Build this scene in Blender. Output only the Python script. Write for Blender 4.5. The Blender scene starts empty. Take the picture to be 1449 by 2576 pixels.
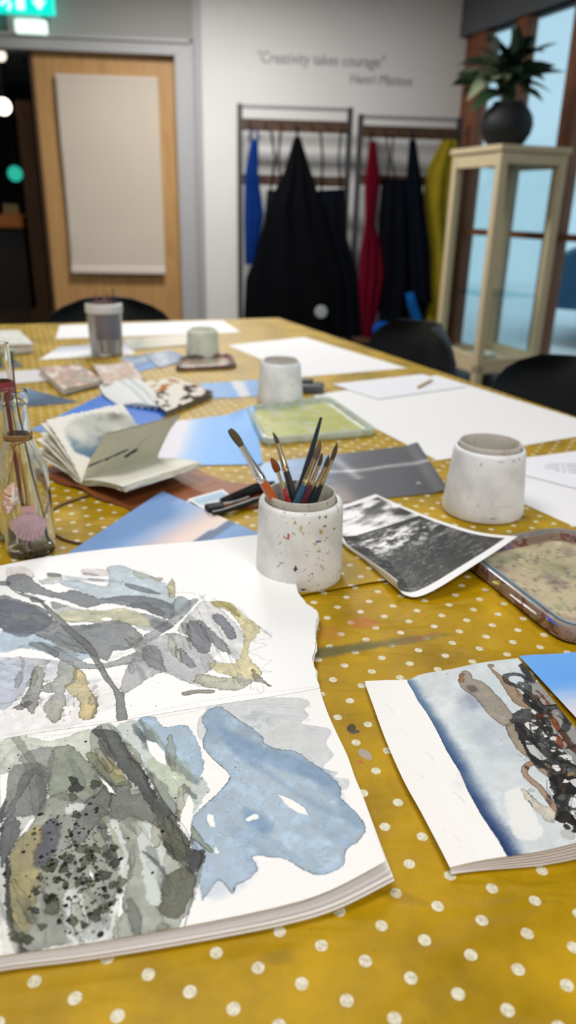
import bpy, bmesh, math, random
import numpy as np
from math import sin, cos, tan, pi, radians, sqrt, atan2
from mathutils import Vector, Matrix
random.seed(7)
S = bpy.context.scene
COL = S.collection
# ------------------------------------------------------------------ camera
T = 0.74                       # top of the table cloth
CH = 0.381                     # camera height above it
YAW = radians(-6.0)
FPX, W_, H_ = 1860.0, 1449, 2576
_p, _r = radians(22.3), radians(1.3)
def rz(v, a):
    c, s = cos(a), sin(a)
    return np.array([v[0]*c - v[1]*s, v[0]*s + v[1]*c, v[2]])
_fw = np.array([0, cos(_p), -sin(_p)]); _rt = np.array([1., 0, 0]); _up = np.cross(_rt, _fw)
_R = cos(_r)*_rt + sin(_r)*_up; _U = -sin(_r)*_rt + cos(_r)*_up
FW, RT, UP = rz(_fw, YAW), rz(_R, YAW), rz(_U, YAW)
CP = np.array([0, 0, T + CH])
cd = bpy.data.cameras.new('camera'); cam = bpy.data.objects.new('camera', cd); COL.objects.link(cam)
m = Matrix.Identity(4)
for i in range(3):
    m[i][0] = RT[i]; m[i][1] = UP[i]; m[i][2] = -FW[i]; m[i][3] = CP[i]
cam.matrix_world = m
cd.sensor_fit = 'VERTICAL'; cd.sensor_height = 36; cd.sensor_width = 36
cd.lens = 36*FPX/H_; cd.clip_start = .02; cd.clip_end = 200
cd.dof.use_dof = True; cd.dof.focus_distance = 0.58; cd.dof.aperture_fstop = 5.2
S.camera = cam
# ------------------------------------------------------------------ view, world, lights
S.view_settings.view_transform = 'Standard'; S.view_settings.look = 'None'
S.view_settings.exposure = 0.03; S.view_settings.gamma = 1.0; S.view_settings.use_curve_mapping = False
wd = bpy.data.worlds.new('overcast_sky'); S.world = wd; wd.use_nodes = True
wn = wd.node_tree.nodes; bg = wn['Background']
bg.inputs[0].default_value = (0.47, 0.70, 0.82, 1); bg.inputs[1].default_value = 1.05
def area_light(name, loc, size, power, colr=(1, .96, .90), rot=(0, 0, 0), sy=None):
    l = bpy.data.lights.new(name, 'AREA'); l.energy = power; l.color = colr
    l.shape = 'RECTANGLE'; l.size = size; l.size_y = sy or size
    o = bpy.data.objects.new(name, l); COL.objects.link(o); o.location = loc; o.rotation_euler = rot
    return o
area_light('ceiling_panel_light', (-0.7, 0.7, 2.74), .9, 19, (1, .985, .98))
area_light('ceiling_panel_light', (0.2, 2.9, 2.74), .6, 25, (1, .985, .98))
area_light('ceiling_panel_light', (-0.1, 5.1, 2.74), .6, 74, (1, .985, .97))
area_light('ceiling_panel_light', (0.8, -0.9, 2.74), .9, 25, (1, .985, .98))  # unseen fill behind the camera, added to brighten surfaces facing it
# ------------------------------------------------------------------ pixel to place helpers
def ray(x, y): return FW + (x - W_/2)/FPX*RT - (y - H_/2)/FPX*UP
def G(x, y, z=0.0):
    v = ray(x, y); t = (z - CH)/v[2]; return CP + t*v
def AZ(deg, r, z):                      # azimuth from the camera's heading, level distance, height above floor
    a = radians(deg) - YAW
    return np.array([r*sin(a), r*cos(a), z])
def onY(x, y, Y):
    v = ray(x, y); return CP + v*(Y/v[1])
def onR(x, y, r):                       # at level distance r
    v = ray(x, y); return CP + v*(r/math.hypot(v[0], v[1]))
# ------------------------------------------------------------------ materials
def lin(c):
    c = np.asarray(c, dtype=float)/255.0
    return np.where(c <= .04045, c/12.92, ((c + .055)/1.055)**2.4)
MATS = {}
def mat(name, col, rough=.6, spec=.5, metal=0, noise=0, nscale=30, bump=0, bscale=200, trans=0, emit=0, coat=0, ecol=None, sheen=0):
    if name in MATS: return MATS[name]
    M = bpy.data.materials.new(name); M.use_nodes = True; nt = M.node_tree; N = nt.nodes; L = nt.links
    b = N['Principled BSDF']; c = tuple(lin(col)) + (1,)
    b.inputs['Base Color'].default_value = c; b.inputs['Roughness'].default_value = rough
    b.inputs['Specular IOR Level'].default_value = spec; b.inputs['Metallic'].default_value = metal
    b.inputs['Transmission Weight'].default_value = trans; b.inputs['Coat Weight'].default_value = coat
    b.inputs['Sheen Weight'].default_value = sheen
    tc = N.new('ShaderNodeTexCoord')
    if noise:
        n = N.new('ShaderNodeTexNoise'); n.inputs['Scale'].default_value = nscale; n.inputs['Detail'].default_value = 4
        L.new(tc.outputs['Object'], n.inputs['Vector'])
        mx = N.new('ShaderNodeMixRGB'); mx.blend_type = 'MULTIPLY'
        cr = N.new('ShaderNodeValToRGB'); cr.color_ramp.elements[0].position = .3; cr.color_ramp.elements[1].position = .7
        cr.color_ramp.elements[0].color = (1-noise, 1-noise, 1-noise, 1); L.new(n.outputs[0], cr.inputs[0])
        mx.inputs[0].default_value = 1; mx.inputs[1].default_value = c; L.new(cr.outputs[0], mx.inputs[2])
        L.new(mx.outputs[0], b.inputs['Base Color'])
    if bump:
        n = N.new('ShaderNodeTexNoise'); n.inputs['Scale'].default_value = bscale; n.inputs['Detail'].default_value = 3
        L.new(tc.outputs['Object'], n.inputs['Vector'])
        bp = N.new('ShaderNodeBump'); bp.inputs['Strength'].default_value = bump; bp.inputs['Distance'].default_value = .001
        L.new(n.outputs[0], bp.inputs['Height']); L.new(bp.outputs[0], b.inputs['Normal'])
    if emit:
        b.inputs['Emission Color'].default_value = tuple(lin(ecol or col)) + (1,); b.inputs['Emission Strength'].default_value = emit
    MATS[name] = M; return M
def paintmat(name, rough=.85, spec=.25, bump=.25, bscale=900, trans=0, coat=0):
    """procedural surface whose pigment comes from the mesh's own colour attribute"""
    M = mat(name, (240, 240, 240), rough, spec, bump=bump, bscale=bscale, coat=coat); nt = M.node_tree
    a = nt.nodes.new('ShaderNodeAttribute'); a.attribute_name = 'pigment'
    nt.links.new(a.outputs['Color'], nt.nodes['Principled BSDF'].inputs['Base Color'])
    return M
def glassmat(name, col=(235, 240, 240), rough=.03, mixf=.12, tint=(.93, .96, .96)):
    if name in MATS: return MATS[name]
    M = bpy.data.materials.new(name); M.use_nodes = True; nt = M.node_tree; N = nt.nodes; N.clear(); L = nt.links
    o = N.new('ShaderNodeOutputMaterial'); t = N.new('ShaderNodeBsdfTransparent'); g = N.new('ShaderNodeBsdfGlossy')
    t.inputs[0].default_value = tuple(tint)+(1,); g.inputs['Roughness'].default_value = rough
    g.inputs[0].default_value = tuple(lin(col))+(1,)
    f = N.new('ShaderNodeLayerWeight'); f.inputs[0].default_value = .5
    pw = N.new('ShaderNodeMath'); pw.operation = 'POWER'; pw.inputs[1].default_value = 4; L.new(f.outputs['Facing'], pw.inputs[0])
    ad = N.new('ShaderNodeMath'); ad.operation = 'MULTIPLY_ADD'; ad.inputs[1].default_value = .5; ad.inputs[2].default_value = mixf
    L.new(pw.outputs[0], ad.inputs[0]); mx = N.new('ShaderNodeMixShader'); L.new(ad.outputs[0], mx.inputs[0])
    L.new(t.outputs[0], mx.inputs[1]); L.new(g.outputs[0], mx.inputs[2]); L.new(mx.outputs[0], o.inputs[0])
    MATS[name] = M; return M
# ------------------------------------------------------------------ object helpers
def tag(o, label=None, cat=None, group=None, kind=None):
    if label: o['label'] = label
    if cat: o['category'] = cat
    if group: o['group'] = group
    if kind: o['kind'] = kind
    return o
def empty(name, loc, label=None, cat=None, group=None, rot=0):
    o = bpy.data.objects.new(name, None); COL.objects.link(o); o.location = loc; o.rotation_euler = (0, 0, rot)
    o.empty_display_size = .02
    return tag(o, label, cat, group)
def link(name, me, M, parent=None, smooth=True, keep=False):
    if M: me.materials.append(M)
    if smooth:
        me.polygons.foreach_set('use_smooth', [True]*len(me.polygons))
    o = bpy.data.objects.new(name, me); COL.objects.link(o)
    if parent:                                   # geometry comes in world space; every parent is a pure translation
        o.parent = parent; off = Vector((0, 0, 0)); q = parent
        while q: off += q.location; q = q.parent
        me.transform(Matrix.Translation(-off))
    elif not keep:
        n = len(me.vertices); co = np.zeros(n*3, np.float32); me.vertices.foreach_get('co', co); co = co.reshape(-1, 3)
        c = Vector((float(co[:, 0].min()+co[:, 0].max())/2, float(co[:, 1].min()+co[:, 1].max())/2, float(co[:, 2].min())))
        me.transform(Matrix.Translation(-c)); o.location = c
    return o
class MB:
    """collects shapes into one mesh"""
    def __init__(s): s.bm = bmesh.new()
    def box(s, c, d, rot=0, bev=0, M=None):
        r = bmesh.ops.create_cube(s.bm, size=1)
        vs = r['verts']
        mt = Matrix.Translation(Vector(c)) @ (M if M else Matrix.Rotation(rot, 4, 'Z')) @ Matrix.Diagonal((d[0], d[1], d[2], 1))
        bmesh.ops.transform(s.bm, matrix=mt, verts=vs)
        if bev:
            es = list({e for v in vs for e in v.link_edges})
            bmesh.ops.bevel(s.bm, geom=es, offset=bev, segments=2, affect='EDGES', profile=.6)
        return s
    def tube(s, pts, rad, seg=12, cap=True, flat=None):
        pts = [Vector(p) for p in pts]; n = len(pts)
        rad = rad if hasattr(rad, '__len__') else [rad]*n
        rings = []; prev = None
        for i, p in enumerate(pts):
            d = (pts[min(i+1, n-1)] - pts[max(i-1, 0)]).normalized()
            if prev is None:
                a = d.orthogonal().normalized() if flat is None else (Vector(flat) - d*d.dot(Vector(flat))).normalized()
            else: a = (prev - d*prev.dot(d)).normalized()
            prev = a; b = d.cross(a)
            r = rad[i]; ra, rb = (r if hasattr(r, '__len__') else (r, r))
            rings.append([s.bm.verts.new(p + a*(ra*cos(2*pi*k/seg)) + b*(rb*sin(2*pi*k/seg))) for k in range(seg)])
        for i in range(n-1):
            for k in range(seg):
                s.bm.faces.new((rings[i][k], rings[i][(k+1) % seg], rings[i+1][(k+1) % seg], rings[i+1][k]))
        if cap:
            s.bm.faces.new(rings[0][::-1]); s.bm.faces.new(rings[-1])
        return s
    def lathe(s, prof, c, seg=64, close=True):
        rings = []
        for r, z in prof:
            rings.append([s.bm.verts.new((c[0]+max(r, 1e-5)*cos(2*pi*k/seg), c[1]+max(r, 1e-5)*sin(2*pi*k/seg), c[2]+z)) for k in range(seg)])
        for i in range(len(rings)-1):
            for k in range(seg):
                s.bm.faces.new((rings[i][k], rings[i][(k+1) % seg], rings[i+1][(k+1) % seg], rings[i+1][k]))
        return s
    def prism(s, poly, z0, z1):
        b = [s.bm.verts.new((p[0], p[1], z0)) for p in poly]; t = [s.bm.verts.new((p[0], p[1], z1)) for p in poly]
        s.bm.faces.new(b[::-1]); s.bm.faces.new(t); n = len(b)
        for i in range(n): s.bm.faces.new((b[i], b[(i+1) % n], t[(i+1) % n], t[i]))
        return s
    def build(s, name, M, parent=None, smooth=False, merge=True, keep=False):
        if merge: bmesh.ops.remove_doubles(s.bm, verts=s.bm.verts, dist=1e-6)
        bmesh.ops.recalc_face_normals(s.bm, faces=s.bm.faces)
        me = bpy.data.meshes.new(name); s.bm.to_mesh(me); s.bm.free()
        if smooth:
            me.polygons.foreach_set('use_smooth', [True]*len(me.polygons))
            me.set_sharp_from_angle(angle=radians(40))
            return link(name, me, M, parent, smooth=False, keep=keep)
        return link(name, me, M, parent, smooth=False, keep=keep)
def struct(o): o['kind'] = 'structure'; return o
# ------------------------------------------------------------------ noise for pigments
class Noise:
    def __init__(s, seed):
        s.t = np.random.RandomState(seed).rand(256, 256).astype(np.float32)
    def v(s, x, y):
        xi = np.floor(x).astype(np.int64); yi = np.floor(y).astype(np.int64)
        fx = (x-xi).astype(np.float32); fy = (y-yi).astype(np.float32)
        fx = fx*fx*(3-2*fx); fy = fy*fy*(3-2*fy)
        a = s.t[xi & 255, yi & 255]; b = s.t[(xi+1) & 255, yi & 255]; c = s.t[xi & 255, (yi+1) & 255]; d = s.t[(xi+1) & 255, (yi+1) & 255]
        return (a*(1-fx)+b*fx)*(1-fy) + (c*(1-fx)+d*fx)*fy
    def fbm(s, x, y, o=4, g=.5):
        r = 0; a = 1; tot = 0
        for i in range(o):
            r = r + a*s.v(x*2**i + 17.3*i, y*2**i + 9.1*i); tot += a; a *= g
        return r/tot
NZ = [Noise(i) for i in range(8)]
def sst(a, b, x):
    t = np.clip((x-a)/(b-a), 0, 1); return t*t*(3-2*t)
def catmull(P, k=3, closed=True):
    P = np.asarray(P, float); n = len(P); out = []
    rng = range(n) if closed else range(n-1)
    for i in rng:
        if closed: p0, p1, p2, p3 = P[(i-1) % n], P[i], P[(i+1) % n], P[(i+2) % n]
        else: p0, p1, p2, p3 = P[max(i-1, 0)], P[i], P[i+1], P[min(i+2, n-1)]
        for j in range(k):
            t = j/k
            out.append(.5*((2*p1)+(-p0+p2)*t+(2*p0-5*p1+4*p2-p3)*t*t+(-p0+3*p1-3*p2+p3)*t**3))
    if not closed: out.append(P[-1])
    return np.array(out)
def seg_dist(X, Y, P, closed=True):
    d = np.full(X.shape, 1e9, np.float32); ins = np.zeros(X.shape, bool); n = len(P)
    for i in range(n if closed else n-1):
        a = P[i]; b = P[(i+1) % n]; ex, ey = b[0]-a[0], b[1]-a[1]; l2 = ex*ex+ey*ey + 1e-9
        t = np.clip(((X-a[0])*ex+(Y-a[1])*ey)/l2, 0, 1)
        dd = (X-a[0]-t*ex)**2 + (Y-a[1]-t*ey)**2
        np.minimum(d, dd, out=d)
        if closed:
            c = ((a[1] > Y) != (b[1] > Y))
            if ey != 0: ins ^= c & (X < ex*(Y-a[1])/ey + a[0])
    return np.sqrt(d), ins
class Canvas:
    """watercolour painted on points X, Y (millimetres on the table)"""
    def __init__(s, X, Y, z, crop=(0, 0, 1), paper=(245, 244, 241), seed=0):
        s.X = X.astype(np.float32); s.Y = Y.astype(np.float32); s.z = z; s.crop = crop
        s.c = np.ones((len(X), 3), np.float32)*np.array(paper, np.float32)
        s.n1 = NZ[(seed+1) % 8].fbm(X/14+40, Y/14+40, 4); s.n2 = NZ[(seed+2) % 8].fbm(X/4+90, Y/4+30, 3)
        s.n3 = NZ[(seed+3) % 8].fbm(X/.9+90, Y/.9+30, 2); s.n4 = NZ[(seed+4) % 8].fbm(X/30+11, Y/30+77, 3)
        s.white = np.array(paper, np.float32)
    k = 0; thin = 0.0
    def lay(s, I, m, col, over=.30):
        col = np.array(col, np.float32); col = col + (s.white-col)*s.thin; tgt = col*(1-over) + over*col*s.c[I]/s.white
        s.c[I] = s.c[I]*(1-m) + m*np.minimum(tgt, s.c[I]*.5+tgt*.5)
    def use(s, ox, oy, k): s.crop = (ox, oy, k); return s
    def mm(s, pts):
        ox, oy, k = s.crop
        return np.array([G(ox+x/k, oy+y/k, s.z)[:2]*1000 for x, y in pts])
    def sel(s, P, m):
        return np.nonzero((s.X > P[:, 0].min()-m) & (s.X < P[:, 0].max()+m) & (s.Y > P[:, 1].min()-m) & (s.Y < P[:, 1].max()+m))[0]
    def wash(s, pts, col, a=.9, edge=.35, soft=.25, rough=1.4, mott=.35, lift=False, k=3, smooth=True):
        P = s.mm(pts); P = catmull(P, k) if smooth else P
        I = s.sel(P, 2+soft*2)
        if not len(I): return
        d, ins = seg_dist(s.X[I], s.Y[I], P); sd = np.where(ins, d, -d)
        sd = sd + rough*(2.4*(s.n2[I]-.5) + 1.3*(s.n3[I]-.5))
        al = sst(-soft, soft, sd)
        bl = NZ[s.k % 8].fbm(s.X[I]/7+s.k*3.7, s.Y[I]/7+s.k*1.9, 5, .55); s.k += 1
        m = a*al*(1 - mott*(2.0*(bl-.42))) * (1 - .22*(s.n3[I]-.5))
        m = np.clip(m, 0, 1)[:, None]
        if lift:
            s.c[I] = s.c[I]*(1-al[:, None]*a) + np.array(col, np.float32)*al[:, None]*a; return
        s.lay(I, m, col)
        if not (soft > 2): s.c[I] *= (1 - al*a*(.45*mott*np.exp(-((bl-.47)/.012)**2)*(s.n2[I] > .42) + .9*mott*(bl-.45) + .3*mott*(s.n4[I]-.5)))[:, None]
        if edge:
            e = edge*al*np.exp(-((sd-.28)/.32)**2)*(.15+1.5*np.clip(s.n1[I]*1.6-.3, 0, 1)) + .30*edge*al*np.exp(-np.clip(sd, 0, 99)/1.8)
            s.c[I] *= (1-.72*np.clip(e, 0, 1))[:, None]
    def streaks(s, n, box, ang, da, ln, wd, cols, seed, a=(.25, .6), lim=226, edge=.7):
        """overlapping brush marks, only where the sheet is already painted"""
        r = random.Random(seed); dry = s.c.mean(1) > lim; keep = s.c.copy()
        for i in range(n):
            x, y = r.uniform(box[0], box[2]), r.uniform(box[1], box[3]); L_ = r.uniform(*ln); w_ = r.uniform(*wd); t = radians(ang + r.uniform(-da, da)); bd = r.uniform(-.25, .25)
            up, dn = [], []
            for k in range(6):
                q = k/5-.5; cx_, cy_ = x + L_*q*cos(t) - L_*bd*(q*q)*sin(t), y + L_*q*sin(t) + L_*bd*(q*q)*cos(t); h = w_*(.35+.65*sin(pi*(k/5*.9+.05)))*r.uniform(.7, 1.2)
                up.append((cx_ - h*sin(t), cy_ + h*cos(t))); dn.append((cx_ + h*sin(t), cy_ - h*cos(t)))
            s.wash(up + dn[::-1], r.choice(cols), r.uniform(*a), edge*r.choice((0, .25, .55)), r.choice((.25, .8, 1.5)), .8)
        s.c[dry] = keep[dry]
    def line(s, pts, w=.22, dark=.5, col=(90, 90, 92), smooth=True):
        P = s.mm(pts); P = catmull(P, 5, False) if smooth else P
        I = s.sel(P, w*3)
        if not len(I): return
        d, _ = seg_dist(s.X[I], s.Y[I], P, False)
        m = (dark*(1-sst(w*.5, w*1.4, d))*(.45+.9*s.n3[I]))[:, None].clip(0, 1)
        s.c[I] *= (1-m) + m*(np.array(col, np.float32)/s.white)
    def stroke(s, pts, w, col, a=.8, edge=.3, rough=.6):
        P = s.mm(pts); P = catmull(P, 5, False); I = s.sel(P, w*2+2)
        if not len(I): return
        d, _ = seg_dist(s.X[I], s.Y[I], P, False)
        sd = w - d + rough*(2.*(s.n2[I]-.5)+1.2*(s.n3[I]-.5)); al = sst(-.2, .2, sd)
        m = (a*al*(1-.6*(s.n1[I]-.4))).clip(0, 1)[:, None]
        s.lay(I, m, col)
        if edge: s.c[I] *= (1-.5*edge*al*np.exp(-((sd-.3)/.4)**2))[:, None]
    def dots(s, spec):
        for x, y, r, col, a in spec:
            c = s.mm([(x, y)])[0]; I = np.nonzero((abs(s.X-c[0]) < r*2.5) & (abs(s.Y-c[1]) < r*2.5))[0]
            if not len(I): continue
            d = np.hypot(s.X[I]-c[0], s.Y[I]-c[1]); sd = r - d + r*1.1*(s.n2[I]-.5) + .3*(s.n3[I]-.5)
            al = sst(-.15, .15, sd)*a; e = np.exp(-((sd-.25)/.3)**2)
            s.c[I] *= (1-al[:, None]) + al[:, None]*(np.array(col, np.float32)/s.white); s.c[I] *= (1-.3*al*e)[:, None]
    def out(s): return s.c
def resample(P, n):
    P = np.asarray(P, float); d = np.r_[0, np.cumsum(np.linalg.norm(np.diff(P, axis=0), axis=1))]; t = np.linspace(0, d[-1], n)
    return np.stack([np.interp(t, d, P[:, k]) for k in range(P.shape[1])], 1)
def coons(top, right, bottom, left, nu, nv):
    """top/bottom run left to right, left/right run back to front; 3-D points"""
    t = resample(top, nu); b = resample(bottom, nu); l = resample(left, nv); r = resample(right, nv)
    u = np.linspace(0, 1, nu)[None, :, None]; v = np.linspace(0, 1, nv)[:, None, None]
    return ((1-v)*t[None] + v*b[None] + (1-u)*l[:, None] + u*r[:, None]
            - ((1-u)*(1-v)*t[0] + u*(1-v)*t[-1] + (1-u)*v*b[0] + u*v*b[-1]))
def slab(name, P, t, M, parent=None, color=None, white=(243, 241, 236), side=None, keep=False, both=False):
    """a sheet: grid P[nv,nu,3] is its top face, t its thickness; color = sRGB per top vertex"""
    nv, nu, _ = P.shape; N = nu*nv
    # border sequence
    bt = [(0, j) for j in range(nu)] + [(i, nu-1) for i in range(1, nv)] + [(nv-1, j) for j in range(nu-2, -1, -1)] + [(i, 0) for i in range(nv-2, 0, -1)]
    bi = np.array([i*nu+j for i, j in bt]); nb = len(bi)
    top = P.reshape(-1, 3)
    # coarse bottom: reuse a thinned grid
    low = top[bi] - np.array([0, 0, t])
    cu = top.mean(0) if nb < 0 else None
    I, J = np.meshgrid(np.arange(nv-1), np.arange(nu-1), indexing='ij'); a = (I*nu+J).ravel()
    q = np.stack([a+nu, a+nu+1, a+1, a], 1)
    if t < .002:
        bot = top - np.array([0, 0, t]); verts = np.concatenate([top, bot]); qb = q[:, ::-1] + N; lo = bi + N; extra = [qb]
    else:
        verts = np.concatenate([top, low]); lo = np.arange(nb) + N; extra = []
    sk = np.stack([bi, np.roll(bi, -1), np.roll(lo, -1), lo], 1)
    faces = np.concatenate([q, sk] + extra)
    me = bpy.data.meshes.new(name); me.vertices.add(len(verts)); me.vertices.foreach_set('co', verts.astype(np.float32).ravel())
    nf = len(faces)
    if not extra:
        me.loops.add(nf*4 + nb); me.polygons.add(nf+1)
        lv = np.concatenate([faces.ravel(), lo[::-1]]).astype(np.int32)
        ls = np.r_[np.arange(nf)*4, nf*4].astype(np.int32)
    else:
        me.loops.add(nf*4); me.polygons.add(nf); lv = faces.ravel().astype(np.int32); ls = (np.arange(nf)*4).astype(np.int32)
    me.loops.foreach_set('vertex_index', lv); me.polygons.foreach_set('loop_start', ls)
    me.update(calc_edges=True); me.validate()
    sh = np.ones(len(me.polygons), bool); me.polygons.foreach_set('use_smooth', sh)
    ca = me.color_attributes.new('pigment', 'FLOAT_COLOR', 'POINT')
    C = np.ones((len(verts), 4), np.float32); C[:, :3] = lin(side if side is not None else white)
    if color is not None: C[:N, :3] = lin(np.clip(color, 0, 255))
    else: C[:N, :3] = lin(white)
    if both and color is not None and t < .002: C[N:, :3] = C[:N, :3]
    ca.data.foreach_set('color', C.ravel())
    # crisp rim
    ed = me.attributes.get('sharp_edge') or me.attributes.new('sharp_edge', 'BOOLEAN', 'EDGE')
    ev = np.zeros(len(me.edges)*2, np.int32); me.edges.foreach_get('vertices', ev); ev = ev.reshape(-1, 2)
    isb = np.zeros(len(verts), bool); isb[bi] = True
    onb = isb[ev[:, 0]] & isb[ev[:, 1]]; ed.data.foreach_set('value', onb)
    return link(name, me, M, parent, smooth=False, keep=keep)
# ================================================================== the room
WY = 6.70                      # back wall
CX = WY*tan(radians(17.0))     # where the window wall meets it
wdir = np.array([sin(radians(-14)), cos(radians(-14)), 0]); wnor = np.array([cos(radians(-14)), -sin(radians(-14)), 0])
CORN = np.array([CX, WY, 0])
def WW(s, z, off=0): return CORN - wdir*s + wnor*off + np.array([0, 0, z])   # point on window wall, s metres from the corner towards us
CEIL = 2.80
m_wall = mat('painted_wall', (222, 220, 216), .75, .3, noise=.05, nscale=2, bump=.15, bscale=300)
m_grey = mat('grey_frame_paint', (166, 166, 166), .5, .4, noise=.04)
m_soffit = mat('dark_grey_soffit', (98, 101, 104), .7, .2, noise=.05)
m_floor = mat('dark_floor', (74, 62, 52), .45, .4, noise=.25, nscale=6)
m_ceil = mat('ceiling_paint', (205, 204, 202), .8, .2, noise=.04, nscale=3)
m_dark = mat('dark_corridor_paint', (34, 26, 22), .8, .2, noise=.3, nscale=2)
def woodmat(name, c1, c2, sc=(1, 1, 1), rough=.5, spec=.4):
    if name in MATS: return MATS[name]
    M = mat(name, c1, rough, spec); nt = M.node_tree; N = nt.nodes; L = nt.links
    tc = N.new('ShaderNodeTexCoord'); mp = N.new('ShaderNodeMapping'); mp.inputs['Scale'].default_value = sc
    n = N.new('ShaderNodeTexNoise'); n.inputs['Scale'].default_value = 4; n.inputs['Detail'].default_value = 8; n.inputs['Distortion'].default_value = 1.2
    cr = N.new('ShaderNodeValToRGB'); cr.color_ramp.elements[0].color = tuple(lin(c1))+(1,); cr.color_ramp.elements[1].color = tuple(lin(c2))+(1,)
    cr.color_ramp.elements[0].position = .35; cr.color_ramp.elements[1].position = .65
    L.new(tc.outputs['Object'], mp.inputs[0]); L.new(mp.outputs[0], n.inputs['Vector']); L.new(n.outputs[0], cr.inputs[0])
    L.new(cr.outputs[0], N['Principled BSDF'].inputs['Base Color']); return M
m_door = woodmat('oak_veneer', (170, 128, 76), (186, 145, 92), (6, 6, .5))
m_frame = woodmat('brown_window_timber', (112, 66, 40), (136, 82, 50), (8, 8, .6))
# floor, ceiling
struct(MB().prism([(-3.5, -1.6), (3.95, -1.6), (CX+.02, WY+.12), (-3.5, WY+.12)], -.1, 0).build('floor', m_floor, keep=True))
struct(MB().prism([(-5.5, WY+.121), (-.27, WY+.121), (-.27, 12), (-5.5, 12)], -.1, 0).build('floor_corridor', m_floor, keep=True))
struct(MB().prism([(-3.4, -1.5), (3.9, -1.5), (CX+.1, WY+.1), (-3.4, WY+.1)], CEIL, CEIL+.1).build('ceiling', m_ceil, keep=True))
# back wall with door opening
DL, DR, DT = -3.35, WY*tan(radians(-8.2+6)), 2.19        # opening
FR = WY*tan(radians(-7.0+6))
b = MB()
b.box(((FR+CX+.12)/2, WY+.06, CEIL/2), (CX+.12-FR, .12, CEIL))
b2 = MB(); b2.box(((-3.4+FR)/2, WY+.06, (2.29+CEIL)/2), (FR+3.4, .12, CEIL-2.29)); struct(b2.build('wall_over_door', mat('wall_over_door_grey', (162, 160, 156), .75, .3, noise=.04, nscale=2), keep=True))  # wall above the door, a darker grey than wall_back
struct(b.build('wall_back', m_wall, keep=True))
struct(MB().box((-3.45, 2.6, CEIL/2), (.1, 8.3, CEIL)).build('wall_left', m_wall, keep=True))
struct(MB().box((.25, -1.55, CEIL/2), (7.5, .1, CEIL)).build('wall_front', m_wall, keep=True))
# door casing
b = MB(); b.box(((DR+FR)/2, WY-.01, 1.145), (FR-DR, .16, 2.29)); b.box(((DL+DR)/2, WY-.01, 2.24), (DR-DL, .16, .10))
b.box((FR-.012, WY-.10, 1.145), (.024, .03, 2.29)); b.box((DR+.012, WY-.10, 1.11), (.02, .03, 2.22)); b.box(((DL+FR)/2, WY-.10, 2.28), (FR-DL, .03, .022))
struct(b.build('trim_1', m_grey, keep=True))
b = MB(); b.box((FR+.032, WY-.02, CEIL/2), (.055, .05, CEIL)); struct(b.build('edge_shade_strip', mat('edge_shade_grey', (158, 158, 160), .5, .4), keep=True))  # grey strip standing in for the soft shade beside the door frame
struct(MB().box(((FR+CX)/2+.05, WY-.012, .05), (CX-FR-.12, .024, .10)).build('baseboard_back', m_grey, keep=True))
# door leaf, standing in the frame
DLX = WY*tan(radians(-17.5+6))
b = MB(); b.box(((DLX+DR)/2, WY+.03, 1.10), (DR-DLX, .045, 2.18), bev=.003)
dl = struct(b.build('door_1', m_door, keep=True))
b = MB(); b.box((DLX+.012, WY+.03, 1.10), (.026, .047, 2.178)); bb = b.build('edge_lipping', mat('dark_lipping', (84, 58, 36), .5), dl)
# roller blind on the door
p0 = onY(135, 186, WY-.06); p1 = onY(392, 191, WY-.06); p2 = onY(420, 688, WY-.06); p3 = onY(184, 690, WY-.06)
x0, x1 = (p0[0]+p3[0])/2, (p1[0]+p2[0])/2; zt = (p0[2]+p1[2])/2; zb = (p2[2]+p3[2])/2
e = empty('roller_blind', ((x0+x1)/2, WY-.05, zb), 'beige fabric roller blind covering the glass of the wooden door', 'blind')
nu, nv = 12, 60; Pg = np.zeros((nv, nu, 3))
for i in range(nv):
    z = zt - .03 - (zt-zb-.05)*i/(nv-1)
    for j in range(nu): Pg[i, j] = (x0 + (x1-x0)*j/(nu-1), WY-.05 - .006*sin(i*.12), z)
m_bl = mat('beige_blind_fabric', (196, 184, 168), .85, .2, noise=.04, nscale=3)
bmv = MB(); vv = [[bmv.bm.verts.new(Pg[i, j]) for j in range(nu)] for i in range(nv)]
wv = [[bmv.bm.verts.new(Pg[i, j]+np.array([0, .003, 0])) for j in range(nu)] for i in range(nv)]
for i in range(nv-1):
    for j in range(nu-1):
        bmv.bm.faces.new((vv[i][j], vv[i+1][j], vv[i+1][j+1], vv[i][j+1])); bmv.bm.faces.new((wv[i][j], wv[i][j+1], wv[i+1][j+1], wv[i+1][j]))
bmv.build('fabric', m_bl, e, smooth=True)
MB().box(((x0+x1)/2, WY-.028, zt-.016), (x1-x0, .05, .03), bev=.006).build('cassette', mat('blind_cassette', (200, 187, 174), .6), e)
MB().box(((x0+x1)/2, WY-.055, zb+.03), (x1-x0+.004, .022, .055), bev=.008).build('bottom_bar', mat('blind_bar', (214, 202, 188), .6), e)
MB().tube([(x0+.02, WY-.06, zt-.03), (x0+.018, WY-.062, zb+.5), (x0+.022, WY-.06, zb+.12)], .0025, 6).build('pull_cord', mat('cord_white', (210, 205, 198), .6), e)
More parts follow.
